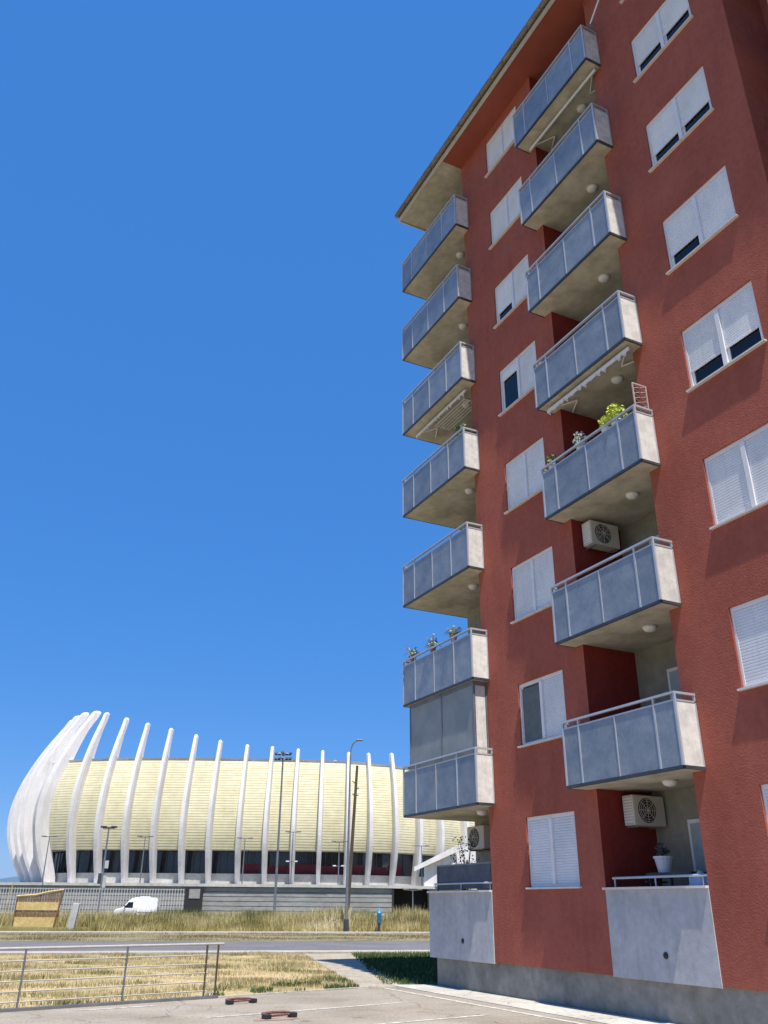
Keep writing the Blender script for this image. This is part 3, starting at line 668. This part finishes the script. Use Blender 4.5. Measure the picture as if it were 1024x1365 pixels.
# ---- grass blades
def blades(name, m, n, sampler, h, w, label, cat):
    vs, fs = [], []
    for _ in range(n):
        s_ = sampler()
        if s_ is None: continue
        x, y, k = s_
        hh = h * k * random.uniform(.5, 1.25); a = random.random() * 6.283; t = random.uniform(.0, .5) * hh; b_ = random.random() * 6.283
        i = len(vs); cx, cy = math.cos(a) * w * k * .5, math.sin(a) * w * k * .5
        vs += [(x - cx, y - cy, -.02), (x + cx, y + cy, -.02), (x + math.cos(b_) * t, y + math.sin(b_) * t, hh)]
        fs.append((i, i + 1, i + 2))
    me = bpy.data.meshes.new(name); me.from_pydata(vs, [], fs); me.materials.append(M[m])
    o = bpy.data.objects.new(name, me); col.objects.link(o)
    return tag(o, label, cat, kind='stuff')
def inside(p, poly):
    c = False; j = len(poly) - 1
    for i in range(len(poly)):
        if (poly[i][1] > p[1]) != (poly[j][1] > p[1]) and p[0] < (poly[j][0] - poly[i][0]) * (p[1] - poly[i][1]) / (poly[j][1] - poly[i][1]) + poly[i][0]: c = not c
        j = i
    return c
import mathutils.noise as mn
lp = [(-22, 3.7), *lawn[1:5], rl(-2.98, 37.9), rl(-24, 37.9)]
def s_lawn():
    x = random.uniform(-24, 0); y = random.uniform(10, 38)
    if not inside((x, y), lp): return None
    k = .35 + 1.5 * max(0, mn.noise(Vector((x * .5, y * .9, 3))) + .2) + .5 * max(0, mn.noise(Vector((x * 2.1, y * 2.6, 8))))
    if random.random() > .15 + k * .8: return None
    return x, y, k
blades('dry_grass', 'lawn_blades', 150000, s_lawn, .085, .028, 'short dry yellow grass on the lawn behind the railing', 'grass')
def s_green():
    t = random.random(); c = random.gauss(0, 1)
    x = -.3 - abs(random.gauss(0, 1)) * 1.5; y = 22.3 + (x + .3) * .9 + abs(random.gauss(0, 1)) * 2.0
    if mn.noise(Vector((x * 1.3, y * .9, 4))) < -.12 + .12 * (-x): return None
    if not inside((x, y), lp): return None
    return x, y, random.uniform(.6, 1.4)
blades('green_grass', 'green_grass', 9000, s_green, .08, .03, 'greener grass along the parking edge by the path', 'grass')
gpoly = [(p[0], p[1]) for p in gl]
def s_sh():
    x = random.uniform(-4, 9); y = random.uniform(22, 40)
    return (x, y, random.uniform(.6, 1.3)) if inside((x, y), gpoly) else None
blades('shade_painted_grass', 'green_grass', 36000, s_sh, .10, .03, 'green grass darkened in colour to extend the shadow of the red building', 'grass')
def s_weed():
    y = 67.2 + abs(random.gauss(0, 1)) * 7; x = random.uniform(-40, 14); y2 = y + RS * x
    k = .62 + .75 * max(0, mn.noise(Vector((x * .22, y2 * .2, 1))) + .35) + .25 * mn.noise(Vector((x * .9, y2 * .5, 5)))
    if y < 68.2: k *= .55
    if x < -19.5 and y2 < 69.5: k *= .2
    return x, y2, k
blades('tall_weeds', 'weeds', 110000, s_weed, 1.12, .07, 'tall straw coloured weeds beyond the road', 'weeds')
bush_c = [(random.uniform(-18.5, 12), random.uniform(68.5, 82)) for _ in range(30)]
def s_bush():
    cx, cy = random.choice(bush_c); x = cx + random.gauss(0, .8); y = cy + random.gauss(0, .5)
    return x, y + RS * cx, max(.3, 1.25 - .55 * abs(x - cx))
blades('green_weeds', 'bush_weeds', 26000, s_bush, 1.05, .08, 'greener bushy weeds among the straw coloured weeds', 'weeds')
def s_far():
    x = random.uniform(-85, 25); y = random.uniform(84, 172)
    k = .8 + .6 * mn.noise(Vector((x * .1, y * .1, 2)))
    return x, y, max(.3, k)
blades('field_weeds', 'weeds', 60000, s_far, .55, .16, 'rough dry scrub in the field before the arena', 'weeds')
def s_v():
    x = random.uniform(-45, 14); y = random.uniform(51.6, 63.8) + RS * x
    k = mn.noise(Vector((x * .25, y * .4, 9))) + .2
    return (x, y, .5 + k) if k > 0 else None
blades('verge_grass', 'verge', 30000, s_v, .10, .05, 'sparse dusty grass between the road and the pale kerb', 'grass')

# =================================================================== ARENA
ar = empty('arena', (-25, 178, 0)); tag(ar, 'long white ribbed sports arena with cream louvred walls across the road', 'arena')
RIBS = [(-80.3, 213, 108, 36.0, 4.5, 6.3, 4.2), (-79.0, 206, 102, 35.6, 4.5, 6.4, 3.6), (-77.35, 200, 95, 35.13, 4.5, 6.2, 0), (-74.08, 194, 85, 35.0, 4.0, 5.4, 0), (-70.71, 188, 75, 34.67, 4.1, 5.0, 0), (-66.59, 183, 52, 34.39, 4.3, 4.5, 0),
        (-60.81, 180, 18, 33.66, 3.4, 3.4, 0), (-55.21, 178.5, 10, 32.21, 2.9, 3.4, 0), (-49.82, 178, 7, 30.85, 1.8, 3.4, 0), (-44.23, 177.7, 6, 29.52, .6, 3.4, 0), (-38.68, 177.5, 4, 28.15, .2, 3.4, 0), (-33.46, 177.5, 3, 27.04, 0, 3.4, 0),
        (-27.81, 177.5, 0, 26.2, 0, 3.4, 0), (-22.62, 177.7, 0, 25.9, 0, 3.4, 0), (-17.28, 178, -2, 25.5, 0, 3.4, 0), (-12.22, 178.5, -4, 25.3, 0, 3.4, 0), (-6.85, 179, -6, 25.1, .2, 3.4, 0), (-2.62, 180, -12, 25.12, .26, 3.4, 0),
        (2.26, 182, -16, 25.47, .23, 3.4, 0), (6.84, 185, -24, 25.64, .14, 3.4, 0), (11.16, 189, -31, 26.0, .37, 3.4, 0), (16.61, 195, -40, 26.52, .94, 3.4, 0), (21.94, 203, -52, 27.11, 1.64, 3.4, 0)]
ZB = 5.5
def _r(t, B, C):
    t = min(1.02, max(0, t))
    return B * (t / .4) * (2 - t / .4) if t < .4 else B - (B + C) * ((t - .4) / .6) ** 1.7
def sm_r(rb, z):
    t = z / rb[3]; B, C = rb[5], rb[4]
    return (_r(t - .07, B, C) + 2 * _r(t - .03, B, C) + 2 * _r(t + .03, B, C) + _r(t + .07, B, C)) / 6
ax, ay = ar.location.x, ar.location.y
def local(x, y, z): return (x - ax, y - ay, z)
for rb in RIBS:
    x, y, ph, H, C_, B_, z00 = rb
    nx, ny = -math.sin(R(ph)), -math.cos(R(ph)); tx, ty = -ny, nx
    m = MB(); n = 28; rings = []
    for i in range(n + 3):
        if i <= n: t = i / n; z = z00 + (H - z00) * t; f = 1.0
        else: t = 1; z = H + (.35, .5)[i - n - 1]; f = (.7, .25)[i - n - 1]
        depth = (1.5 + 1.3 * math.sin(math.pi * min(1, t * 1.1)) - .2 * t) * f * (1.35 if ph > 40 else 1.0)
        wd = (.40 + .13 * math.sin(math.pi * t) - .04 * t) * f * (2.1 if ph > 40 else 1.0)
        if z00 and t < .15: wd *= .3 + 4.6 * t; depth *= .3 + 4.6 * t
        r = sm_r(rb, z) - (1 - f) * .9
        for (dr, dt) in ((0, -wd * .7), (0, wd * .7), (-.25 * depth, wd), (-depth, wd), (-depth, -wd), (-.25 * depth, -wd)):
            m.v.append(local(x + nx * (r + dr) + tx * dt, y + ny * (r + dr) + ty * dt, ZB - .4 + z))
    for i in range(n + 2):
        for j in range(6): m.f.append((i * 6 + j, i * 6 + (j + 1) % 6, (i + 1) * 6 + (j + 1) % 6, (i + 1) * 6 + j))
    m.f.append((5, 4, 3, 2, 1, 0)); m.f.append(tuple((n + 2) * 6 + j for j in range(6)))
    m.build('rib', 'rib', ar)
Z_G0, Z_G1, Z_W1 = 7.2, 11.4, 28.4
def wall_pt(rb, z, off): 
    x, y, ph = rb[:3]; nx, ny = -math.sin(R(ph)), -math.cos(R(ph)); r = sm_r(rb, z - ZB) + off
    return local(x + nx * r, y + ny * r, z)
def low_pt(rb, z, off):
    x, y, ph = rb[:3]; nx, ny = -math.sin(R(ph)), -math.cos(R(ph))
    return local(x + nx * off, y + ny * off, z)
NC = 34
for i, (a, b) in enumerate(zip(RIBS, RIBS[1:])):
    m = MB(); ztop = Z_W1 - max(0, (a[0] + 10)) * .045
    for j in range(NC):
        z0 = Z_G1 + (ztop - Z_G1) * j / NC; z1 = Z_G1 + (ztop - Z_G1) * (j + 1) / NC; zm = z0 + (z1 - z0) * .22
        m.quad(wall_pt(a, z0, -2.0), wall_pt(b, z0, -2.0), wall_pt(b, zm, -1.965), wall_pt(a, zm, -1.965))
        m.quad(wall_pt(a, zm, -1.965), wall_pt(b, zm, -1.965), wall_pt(b, z1, -2.0), wall_pt(a, z1, -2.0))
    m.build('wall_panel', 'rib' if i < 5 else 'cream', ar, fix=False)
    m = MB(); m.quad(wall_pt(a, ztop, -2.1), wall_pt(b, ztop, -2.1), wall_pt(b, ztop + .55, -1.7), wall_pt(a, ztop + .55, -1.7)); m.quad(wall_pt(a, ztop + .55, -1.7), wall_pt(b, ztop + .55, -1.7), wall_pt(b, ztop + .55, -3), wall_pt(a, ztop + .55, -3))
    m.build('roof_edge', 'rib', ar, fix=False)
    # soffit under the cladding, glazing and low white wall
    m = MB(); m.quad(wall_pt(a, Z_G1, -2.0), wall_pt(b, Z_G1, -2.0), low_pt(b, Z_G1, -3.2), low_pt(a, Z_G1, -3.2)); m.build('wall_soffit', 'deck', ar, fix=False)
    g = MB(); g.quad(low_pt(a, Z_G0 - .2, -3.2), low_pt(b, Z_G0 - .2, -3.2), low_pt(b, Z_G1, -3.2), low_pt(a, Z_G1, -3.2)); go = g.build('glazing', 'arena_glass', ar, fix=False)
    mu = MB(); A = Vector(low_pt(a, 0, -3.1)); B = Vector(low_pt(b, 0, -3.1))
    for q in range(1, 4):
        p = A.lerp(B, q / 4); mu.box(p.x - .06, p.x + .06, p.y - .05, p.y + .05, Z_G0, Z_G1)
    mu.build('mullion', 'dark_metal', go)
    if 12 <= i <= 18:
        d = (B - A); p0 = A + d * .04; p1 = A + d * (.96 if i % 3 else .7)
        f = MB(); f.quad((p0.x, p0.y - .1, Z_G0 + .1), (p1.x, p1.y - .1, Z_G0 + .1), (p1.x, p1.y - .1, Z_G0 + 1.9 - .3 * (i % 2)), (p0.x, p0.y - .1, Z_G0 + 1.9 - .3 * (i % 2))); f.build('banner', 'dark_red', ar, fix=False)
    w = MB(); w.quad(low_pt(a, ZB - .4, -1.6), low_pt(b, ZB - .4, -1.6), low_pt(b, Z_G0, -1.6), low_pt(a, Z_G0, -1.6)); w.quad(low_pt(a, Z_G0, -1.6), low_pt(b, Z_G0, -1.6), low_pt(b, Z_G0, -3.3), low_pt(a, Z_G0, -3.3))
    w.build('low_wall', 'deck', ar, fix=False)
# roof lens
m = MB(); rim = [wall_pt(r_, Z_W1 + .2, -2.6) for r_ in RIBS]
cx_ = sum(p[0] for p in rim) / len(rim); cy_ = 62
for a, b in zip(rim, rim[1:]):
    m.tri(a, b, (cx_, cy_, Z_W1 - 1.5))
m.tri(rim[0], (cx_, cy_, Z_W1 - 1.5), (rim[0][0], rim[0][1] + 60, Z_W1 - 1)); m.tri(rim[-1], (rim[-1][0], rim[-1][1] + 60, Z_W1 - 1), (cx_, cy_, Z_W1 - 1.5))
m.build('roof', 'rib', ar, fix=False)
m = MB(); m.lathe((-10.8 - ax, 200 - ay, 28), [(1.6, 0), (1.6, 2.6), (1.2, 3.6), (.4, 4.0)], 14); m.build('roof_vent', 'rib', ar)
# podium: deck slab, coursed wall below, dark gateways
def ring_pts(off): return [(r_[0] - math.sin(R(r_[2])) * off, r_[1] - math.cos(R(r_[2])) * off) for r_ in RIBS]
PF = [(-130, 205), (-92, 190), (-75, 176.5), (-62, 173), (-36.3, 172), (-10, 172.5), (2.4, 174.5), (9.1, 177.5), (24, 185), (60, 215)]
m = MB()
for a, b in zip(PF, PF[1:]):
    A, B = Vector(a), Vector(b)
    m.quad(local(*a, 4.75), local(*b, 4.75), local(*b, 5.25), local(*a, 5.25)); 
    m.quad(local(*a, 5.25), local(*b, 5.25), local(b[0], b[1] + 40, 5.25), local(a[0], a[1] + 40, 5.25)); m.quad(local(*a, 4.75), local(*b, 4.75), local(b[0], b[1] + .6, 4.75), local(a[0], a[1] + .6, 4.75))
m.build('deck_slab', 'deck', ar, fix=False)
m = MB()
for a, b in zip(PF, PF[1:]):
    if a[0] == 2.4: continue
    for j in range(6):
        z0 = -.1 + j * .81; z1 = z0 + .81; s_ = .5
        m.quad(local(a[0], a[1] + s_, z0), local(b[0], b[1] + s_, z0), local(b[0], b[1] + s_, z1 - .12), local(a[0], a[1] + s_, z1 - .12))
        m.quad(local(a[0], a[1] + s_, z1 - .12), local(b[0], b[1] + s_, z1 - .12), local(b[0], b[1] + s_ + .2, z1 - .11), local(a[0], a[1] + s_ + .2, z1 - .11))
        m.quad(local(a[0], a[1] + s_ + .2, z1 - .11), local(b[0], b[1] + s_ + .2, z1 - .11), local(b[0], b[1] + s_ + .2, z1), local(a[0], a[1] + s_ + .2, z1))
m.build('podium_wall', 'podium', ar, fix=False)
m = MB(); m.box(2.4 - ax, 9.2 - ax, 183 - ay, 183.2 - ay, 0, 4.8); m.box(2.2 - ax, 2.5 - ax, 174.6 - ay, 183 - ay, 0, 4.75); m.box(9.0 - ax, 9.3 - ax, 177.5 - ay, 183 - ay, 0, 4.75); m.build('gateway', 'black', ar)
m = MB(); m.box(-36.4 - ax, -33.1 - ax, 171.9 - ay, 172.45 - ay, 0, 4.7); m.build('gateway', 'black', ar)
m = MB(); m.box(-35.6 - ax, -33.6 - ax, 171.8 - ay, 171.89 - ay, 2.7, 4.3); m.build('gate_sign', 'podium', ar)
# pale sloping entrance canopy at the right
m = MB(); m.quad(local(6.4, 176.5, 8.6), local(14.8, 177.5, 12.6), local(14.8, 177.5, 11.4), local(6.4, 176.5, 7.8)); m.quad(local(6.4, 176.5, 8.6), local(14.8, 177.5, 12.6), local(16, 183, 12.6), local(8, 183, 8.6)); m.quad(local(14.8, 177.5, 12.6), local(26, 180, 12.6), local(26, 180, 5.2), local(14.8, 177.5, 5.2)); m.quad(local(8.4, 178.0, 8.6), local(14.8, 178.2, 11.5), local(14.8, 178.2, 5.2), local(8.4, 178.0, 5.2))
m.build('entrance_canopy', 'rib', ar, fix=False)

# =================================================================== POLES, LAMPS, VAN, GATE, FENCES
def deck_lamp(x, y, z0, top, label, heads=2):
    t = empty('lamp_post', (x, y, z0)); tag(t, label, 'lamp post', 'lamp posts before the arena'); h = top - z0
    MB().tube((0, 0, 0), (0, 0, h), .13, .08, 8).build('pole', 'lamp_grey', t)
    m = MB(); m.box(-1.0, 1.0, -.07, .07, h - .08, h + .06); m.build('arm', 'lamp_grey', t)
    for s_ in (-1, 1): MB().box(s_ * 1.1 - .42, s_ * 1.1 + .42, -.2, .2, h - .02, h + .16).build('lamp_head', 'lamp_grey', t, bevel=.03)
    if heads > 2:
        MB().box(-.75, .75, -.06, .06, h * .42, h * .42 + .12).build('lower_arm', 'lamp_grey', t)
        for s_ in (-1, 1): MB().box(s_ * .8 - .3, s_ * .8 + .3, -.16, .16, h * .42 + .05, h * .42 + .25).build('lamp_head', 'white_frame', t)
    return t
deck_lamp(-63.3, 172, 5.25, 13.2, 'thin double headed lamp post at the left end of the arena deck')
deck_lamp(-45.3, 173, 5.25, 13.4, 'double headed lamp post on the arena deck above the white van')
deck_lamp(-26.2, 173.5, 5.25, 13.3, 'double headed lamp post on the arena deck left of the tall floodlight mast')
deck_lamp(-17.0, 173.5, 5.25, 14.5, 'double headed lamp post with lower lamps right of the floodlight mast', 3)
deck_lamp(-8.1, 174.5, 5.25, 12.9, 'short double headed lamp post just left of the tall street lamp', 3)
deck_lamp(8.0, 178.5, 5.25, 12.5, 'small lamp post on the arena deck beside the grey corner parapet')
t = deck_lamp(5.2, 150, 0, 4.1, 'low T shaped lamp post before the dark gateway of the podium')
# tall dark lamp post with banners, left
t = empty('street_light', (-42.5, 140, 0)); tag(t, 'dark lamp post with flat double head and small banners near the left arena ribs', 'street light')
MB().tube((0, 0, 0), (0, 0, 12.3), .20, .12).build('pole', 'lamp_grey', t)
m = MB(); m.box(-.9, .9, -.12, .12, 12.3, 12.5); m.build('arm', 'dark_metal', t)
for s_ in (-1, 1): MB().box(s_ * .8 - .45, s_ * .8 + .45, -.25, .25, 12.42, 12.7).build('lamp_head', 'dark_metal', t, bevel=.04)
MB().box(.15, .65, -.03, .03, 3.9, 5.6).build('banner', 'deck', t); MB().box(-.65, -.15, -.03, .03, 4.4, 5.9).build('banner', 'dark_metal', t); MB().box(.15, .7, -.03, .03, 6.6, 7.7).build('banner', 'deck', t)
# floodlight mast
t = empty('floodlight_mast', (-14.25, 125, 0)); tag(t, 'tall slender floodlight mast with cluster of lamps rising before the arena', 'floodlight mast')
MB().tube((0, 0, 0), (0, 0, 21.4), .18, .11, 10).build('pole', 'lamp_grey', t)
m = MB()
for z in (20.6, 21.3): m.box(-1.15, 1.15, -.05, .05, z, z + .09); m.box(-.05, .05, -.9, .9, z, z + .09)
m.build('crossbar', 'dark_metal', t)
for z in (20.75, 21.45):
    for x, y in ((-1.05, 0), (-.55, .1), (.55, .1), (1.05, 0), (0, -.85), (0, .85)): 
        f = MB().box(-.2, .2, -.09, .09, -.15, .15).build('floodlight', 'dark_metal', t, bevel=.02); f.location = (x, y - .1, z + .1); f.rotation_euler = (R(-35), 0, R(random.uniform(-40, 40)))
# street lamp by the road
t = empty('street_lamp', (-2.42, 66.4, 0)); t.scale = (.93, .93, .93); tag(t, 'tall grey street lamp with curved arm beside the road', 'street lamp')
MB().tube((0, 0, 0), (0, 0, 13.0), .125, .06, 12).build('pole', 'lamp_grey', t)
MB().tube((0, 0, 0), (0, 0, .9), .19, .18, 12).build('base_sleeve', 'dark_metal', t)
m = MB(); m.path([(0, 0, 12.95), (.03, 0, 13.5), (.15, 0, 13.95), (.38, 0, 14.2), (.62, 0, 14.3)], .055, 8); m.build('arm', 'lamp_grey', t)
m = MB(); m.box(.45, 1.0, -.13, .13, 14.24, 14.38); m.build('lamp_head', 'lamp_grey', t, bevel=.04)
# leaning wooden pole
t = empty('utility_pole', (-3.55, 100, 0)); tag(t, 'dark leaning wooden pole with small brackets right of the street lamp', 'utility pole')
MB().tube((-.05, 0, 0), (.72, 0, 16.3), .22, .15, 9).build('pole', 'wood_pole', t)
for p, q in (((.62, 0, 14.3), (.2, 0, 14.6)), ((.6, 0, 13.6), (.98, 0, 13.9)), ((.58, 0, 13.0), (.95, 0, 13.1)), ((.55, 0, 13.0), (.24, 0, 13.2))): MB().tube(p, q, .05).build('bracket', 'wood_pole', t)
# hydrant
t = empty('hydrant', (-.09, 66.7, 0)); tag(t, 'slender blue street hydrant at the kerb beyond the road', 'hydrant')
MB().lathe((0, 0, 0), [(.12, 0), (.12, .03), (.085, .04), (.085, .55), (.12, .56), (.12, .62)], 14).build('stem', 'dark_metal', t, smooth=False)
MB().lathe((0, 0, 0), [(.13, .62), (.16, .66), (.16, 1.2), (.19, 1.22), (.19, 1.27), (.13, 1.3), (.11, 1.42), (.09, 1.44), (.09, 1.52), (.03, 1.58)], 16).build('body', 'hydrant', t, smooth=True)
for s_ in (-1, 1):
    MB().tube((s_ * .12, 0, 1.1), (s_ * .27, 0, 1.1), .07, .07, 12).build('outlet', 'hydrant', t)
# concrete post and rusty gate
t = empty('concrete_post', (-21.7, 66, 0)); tag(t, 'short grey concrete post right of the rusty rack gate', 'post')
m = MB(); m.v = [tuple(p) for p in ((-.36, -.12, 0), (.16, -.12, 0), (.16, .12, 0), (-.36, .12, 0), (-.1, -.12, 1.75), (.36, -.12, 1.7), (.36, .12, 1.7), (-.1, .12, 1.75))]; m.f = [(0, 3, 2, 1), (4, 5, 6, 7), (0, 1, 5, 4), (1, 2, 6, 5), (2, 3, 7, 6), (3, 0, 4, 7)]
m.build('post', 'deck', t, bevel=.03)
t = empty('gate', (-24.7, 67, 0)); tag(t, 'rusty ochre rack gate with two tiers of vertical bars in the weeds', 'gate')
MB().box(-1.6, -1.5, -.06, .06, 0, 2.15).build('gate_post', 'rust', t); MB().tube((1.35, 0, 0), (1.72, 0, 2.6), .07, .07, 6).build('gate_post', 'rust', t)
m = MB(); m.tube((-1.6, 0, 2.15), (-.2, 0, 2.25), .07, seg=6); m.tube((-.2, 0, 2.25), (.6, 0, 2.45), .07, seg=6); m.tube((.6, 0, 2.45), (1.72, 0, 2.6), .07, seg=6); m.build('top_rail', 'ochre', t)
MB().box(-1.5, 1.5, -.05, -.02, 1.25, 1.78).build('board', 'ochre', t); MB().box(-1.5, 1.4, -.05, -.02, .15, .8).build('board', 'ochre', t)
bar0 = MB().box(-.028, .028, .0, .03, 0, 1.0).build('bar', 'rust', t)
for i in range(34):
    x = -1.5 + i * .093
    for z0, z1 in ((.8, 1.25), (1.78, 2.2 + max(0, x + .3) * .18)):
        b_ = bar0 if (i == 0 and z0 < 1) else bar0.copy()
        if b_ is not bar0: col.objects.link(b_); b_.parent = t
        b_.location = (x + z0 * .05, 0, z0); b_.scale = (1, 1, z1 - z0)
# thin pale stake
t = empty('stake', (-27.0, 67, 0)); tag(t, 'thin pale leaning stake at the far left in the weeds', 'stake'); MB().tube((-.1, 0, 0), (.25, 0, 3.0), .035, .03, 6).build('rod', 'ochre', t); MB().box(-.13, -.03, -.05, .05, 0, .2).build('foot', 'deck', t)
# picket fence in front of the podium
t = empty('picket_fence', (-41, 128, 0)); tag(t, 'long pale metal picket fence before the left half of the arena podium', 'fence')
m = MB(); m.box(-25, 13.7, -.03, .03, .4, .48); m.box(-25, 13.7, -.03, .03, 3.5, 3.58); m.build('rail', 'deck', t)
pk = MB().box(-.05, .05, -.02, .02, 0, 3.6).build('picket', 'deck', t)
for i in range(1, 100):
    c = pk.copy(); col.objects.link(c); c.parent = t; c.location = (-24.9 + i * .39, 0, .05)
pk.location = (-24.9, 0, .05)
# van
t = empty('van', (-29.35, 112, 0), R(8)); tag(t, 'white delivery van with high roof parked beyond the tall weeds', 'van')
bm = bmesh.new()
side = [(-2.45, .45), (-2.5, .85), (-2.35, 1.12), (-1.55, 1.3), (-.95, 2.0), (-.55, 2.3), (-.1, 2.42), (2.2, 2.38), (2.42, 2.1), (2.5, 1.2), (2.5, .45)]
L = [bm.verts.new((x, -.95 if z < 1.35 else -.95 + (z - 1.35) * .16, z)) for x, z in side]; Rr = [bm.verts.new((x, .95 if z < 1.35 else .95 - (z - 1.35) * .16, z)) for x, z in side]
bm.faces.new(L); bm.faces.new(Rr[::-1])
for i in range(len(side)): j = (i + 1) % len(side); bm.faces.new((L[j], L[i], Rr[i], Rr[j]))
bmesh.ops.recalc_face_normals(bm, faces=bm.faces)
me = bpy.data.meshes.new('body'); bm.to_mesh(me); bm.free(); me.materials.append(M['white']); o = bpy.data.objects.new('body', me); col.objects.link(o); o.parent = t
md = o.modifiers.new('bevel', 'BEVEL'); md.width = .07; md.segments = 3
m = MB(); m.quad((-1.56, -.8, 1.36), (-1.56, .8, 1.36), (-1.02, .72, 1.97), (-1.02, -.72, 1.97)); o = m.build('windscreen', 'glass', t, fix=False); o.location = (-.02, 0, .015)
for s_ in (-1, 1):
    m = MB(); m.v = [(-1.35, s_ * .966, 1.3), (-.35, s_ * .966, 1.3), (-.35, s_ * .90, 1.9), (-.9, s_ * .90, 1.9)]; m.f = [(0, 1, 2, 3)]; m.build('side_window', 'glass', t, fix=False)
    for x in (-1.6, 1.6):
        w_ = MB().tube((x, s_ * .80, .34), (x, s_ * .99, .34), .34, seg=20).build('wheel', 'tyre', t); MB().tube((x, s_ * .97, .34), (x, s_ * 1.0, .34), .2, seg=14).build('rim', 'alu', w_)
    MB().box(-2.47, -2.3, s_ * .72 - .16, s_ * .72 + .16, .78, .98).build('headlight', 'curtain', t)
    MB().box(-1.32, -1.2, s_ * 1.08 - .1, s_ * 1.08 + .1, 1.3, 1.55).build('mirror', 'black', t)
MB().box(-2.56, -2.38, -.9, .9, .38, .62).build('bumper', 'lamp_grey', t, bevel=.03); MB().box(-2.505, -2.44, -.45, .45, .68, .9).build('grille', 'black', t)
MB().box(.3, 1.5, -.55, .55, 2.4, 2.52).build('roof_vent', 'white', t, bevel=.04); 
for x in (.15, 1.25): MB().box(x, x + .025, -.957, -.947, .55, 1.34).build('door_seam', 'lamp_grey', t)
MB().box(.2, 2.3, -.962, -.948, .78, .84).build('side_trim', 'lamp_grey', t)
for s_ in (-1, 1): MB().box(2.44, 2.52, s_ * .84 - .08, s_ * .84 + .08, .9, 1.4).build('tail_light', 'dark_red', t)
# near railing along the parking edge
P0 = Vector((-9.6, 14.32, 0)); P1 = Vector((-3.35, 19.62, 0)); dr = (P1 - P0).normalized(); ang = math.atan2(dr.y, dr.x); LEN = (P1 - P0).length
t = empty('railing', P0, ang); tag(t, 'low galvanised railing with thin horizontal rails along the lawn edge', 'railing')
H = .98
MB().tube((0, 0, H), (LEN + .12, 0, H), .024, seg=10).build('top_rail', 'rail_steel', t)
wr = MB().tube((0, 0, 0), (LEN - .2, 0, 0), .012, seg=6).build('rail', 'rail_steel', t); wr.location = (0, 0, .14)
for z in (.30, .46, .62, .78): c = wr.copy(); col.objects.link(c); c.parent = t; c.location = (0, 0, z)
for x in (LEN, LEN - .26, LEN - 2.0, LEN - 3.95, LEN - 5.9, LEN - 7.8, .3):
    if x < 0: continue
    p = MB().box(-.015, .015, -.015, .015, 0, H - .02).build('post', 'wood_pole' if x > LEN - .4 else 'lamp_grey', t); p.location = (x, 0, 0)
m = MB()
for i in range(10): m.box(LEN - .235, LEN - .025, -.006, .006, .1 + i * .085, .115 + i * .085)
m.build('end_grille', 'rail_steel', t)
m = MB(); m.box(-.05, LEN + .05, -.06, .06, -.03, .05); m.build('base_strip', 'lamp_grey', t)
# folded parking barriers
def barrier(x, y, rz, label):
    t = empty('parking_barrier', (x, y, 0), rz); tag(t, label, 'parking barrier', 'folded parking barriers')
    m = MB(); m.path([(-.25, -.10, .055), (-.27, .0, .06), (-.22, .1, .065), (0, .12, .07), (.22, .1, .065), (.27, 0, .06), (.25, -.10, .055)], .022, 8); m.build('hoop', 'rust_red', t)
    for s_ in (-1, 1): MB().box(s_ * .26 - .06, s_ * .26 + .06, -.16, -.03, .005, .075).build('hinge', 'black', t, bevel=.01)
    MB().tube((-.2, -.1, .05), (.2, -.1, .05), .016).build('crossbar', 'rust_red', t)
barrier(-2.72, 18.7, ang, 'folded faded red parking barrier close to the end of the railing')
barrier(-1.74, 16.45, ang, 'folded faded red parking barrier nearer the camera, between the white lines')
sheet('stain', [(-2.05, 15.95), (-1.5, 16.15), (-1.35, 16.45), (-1.75, 16.4), (-2.1, 16.2)], .006, mat('pink_stain', (0.36, 0.2, 0.17), .95, (0.3, 0.24, 0.2), 5))
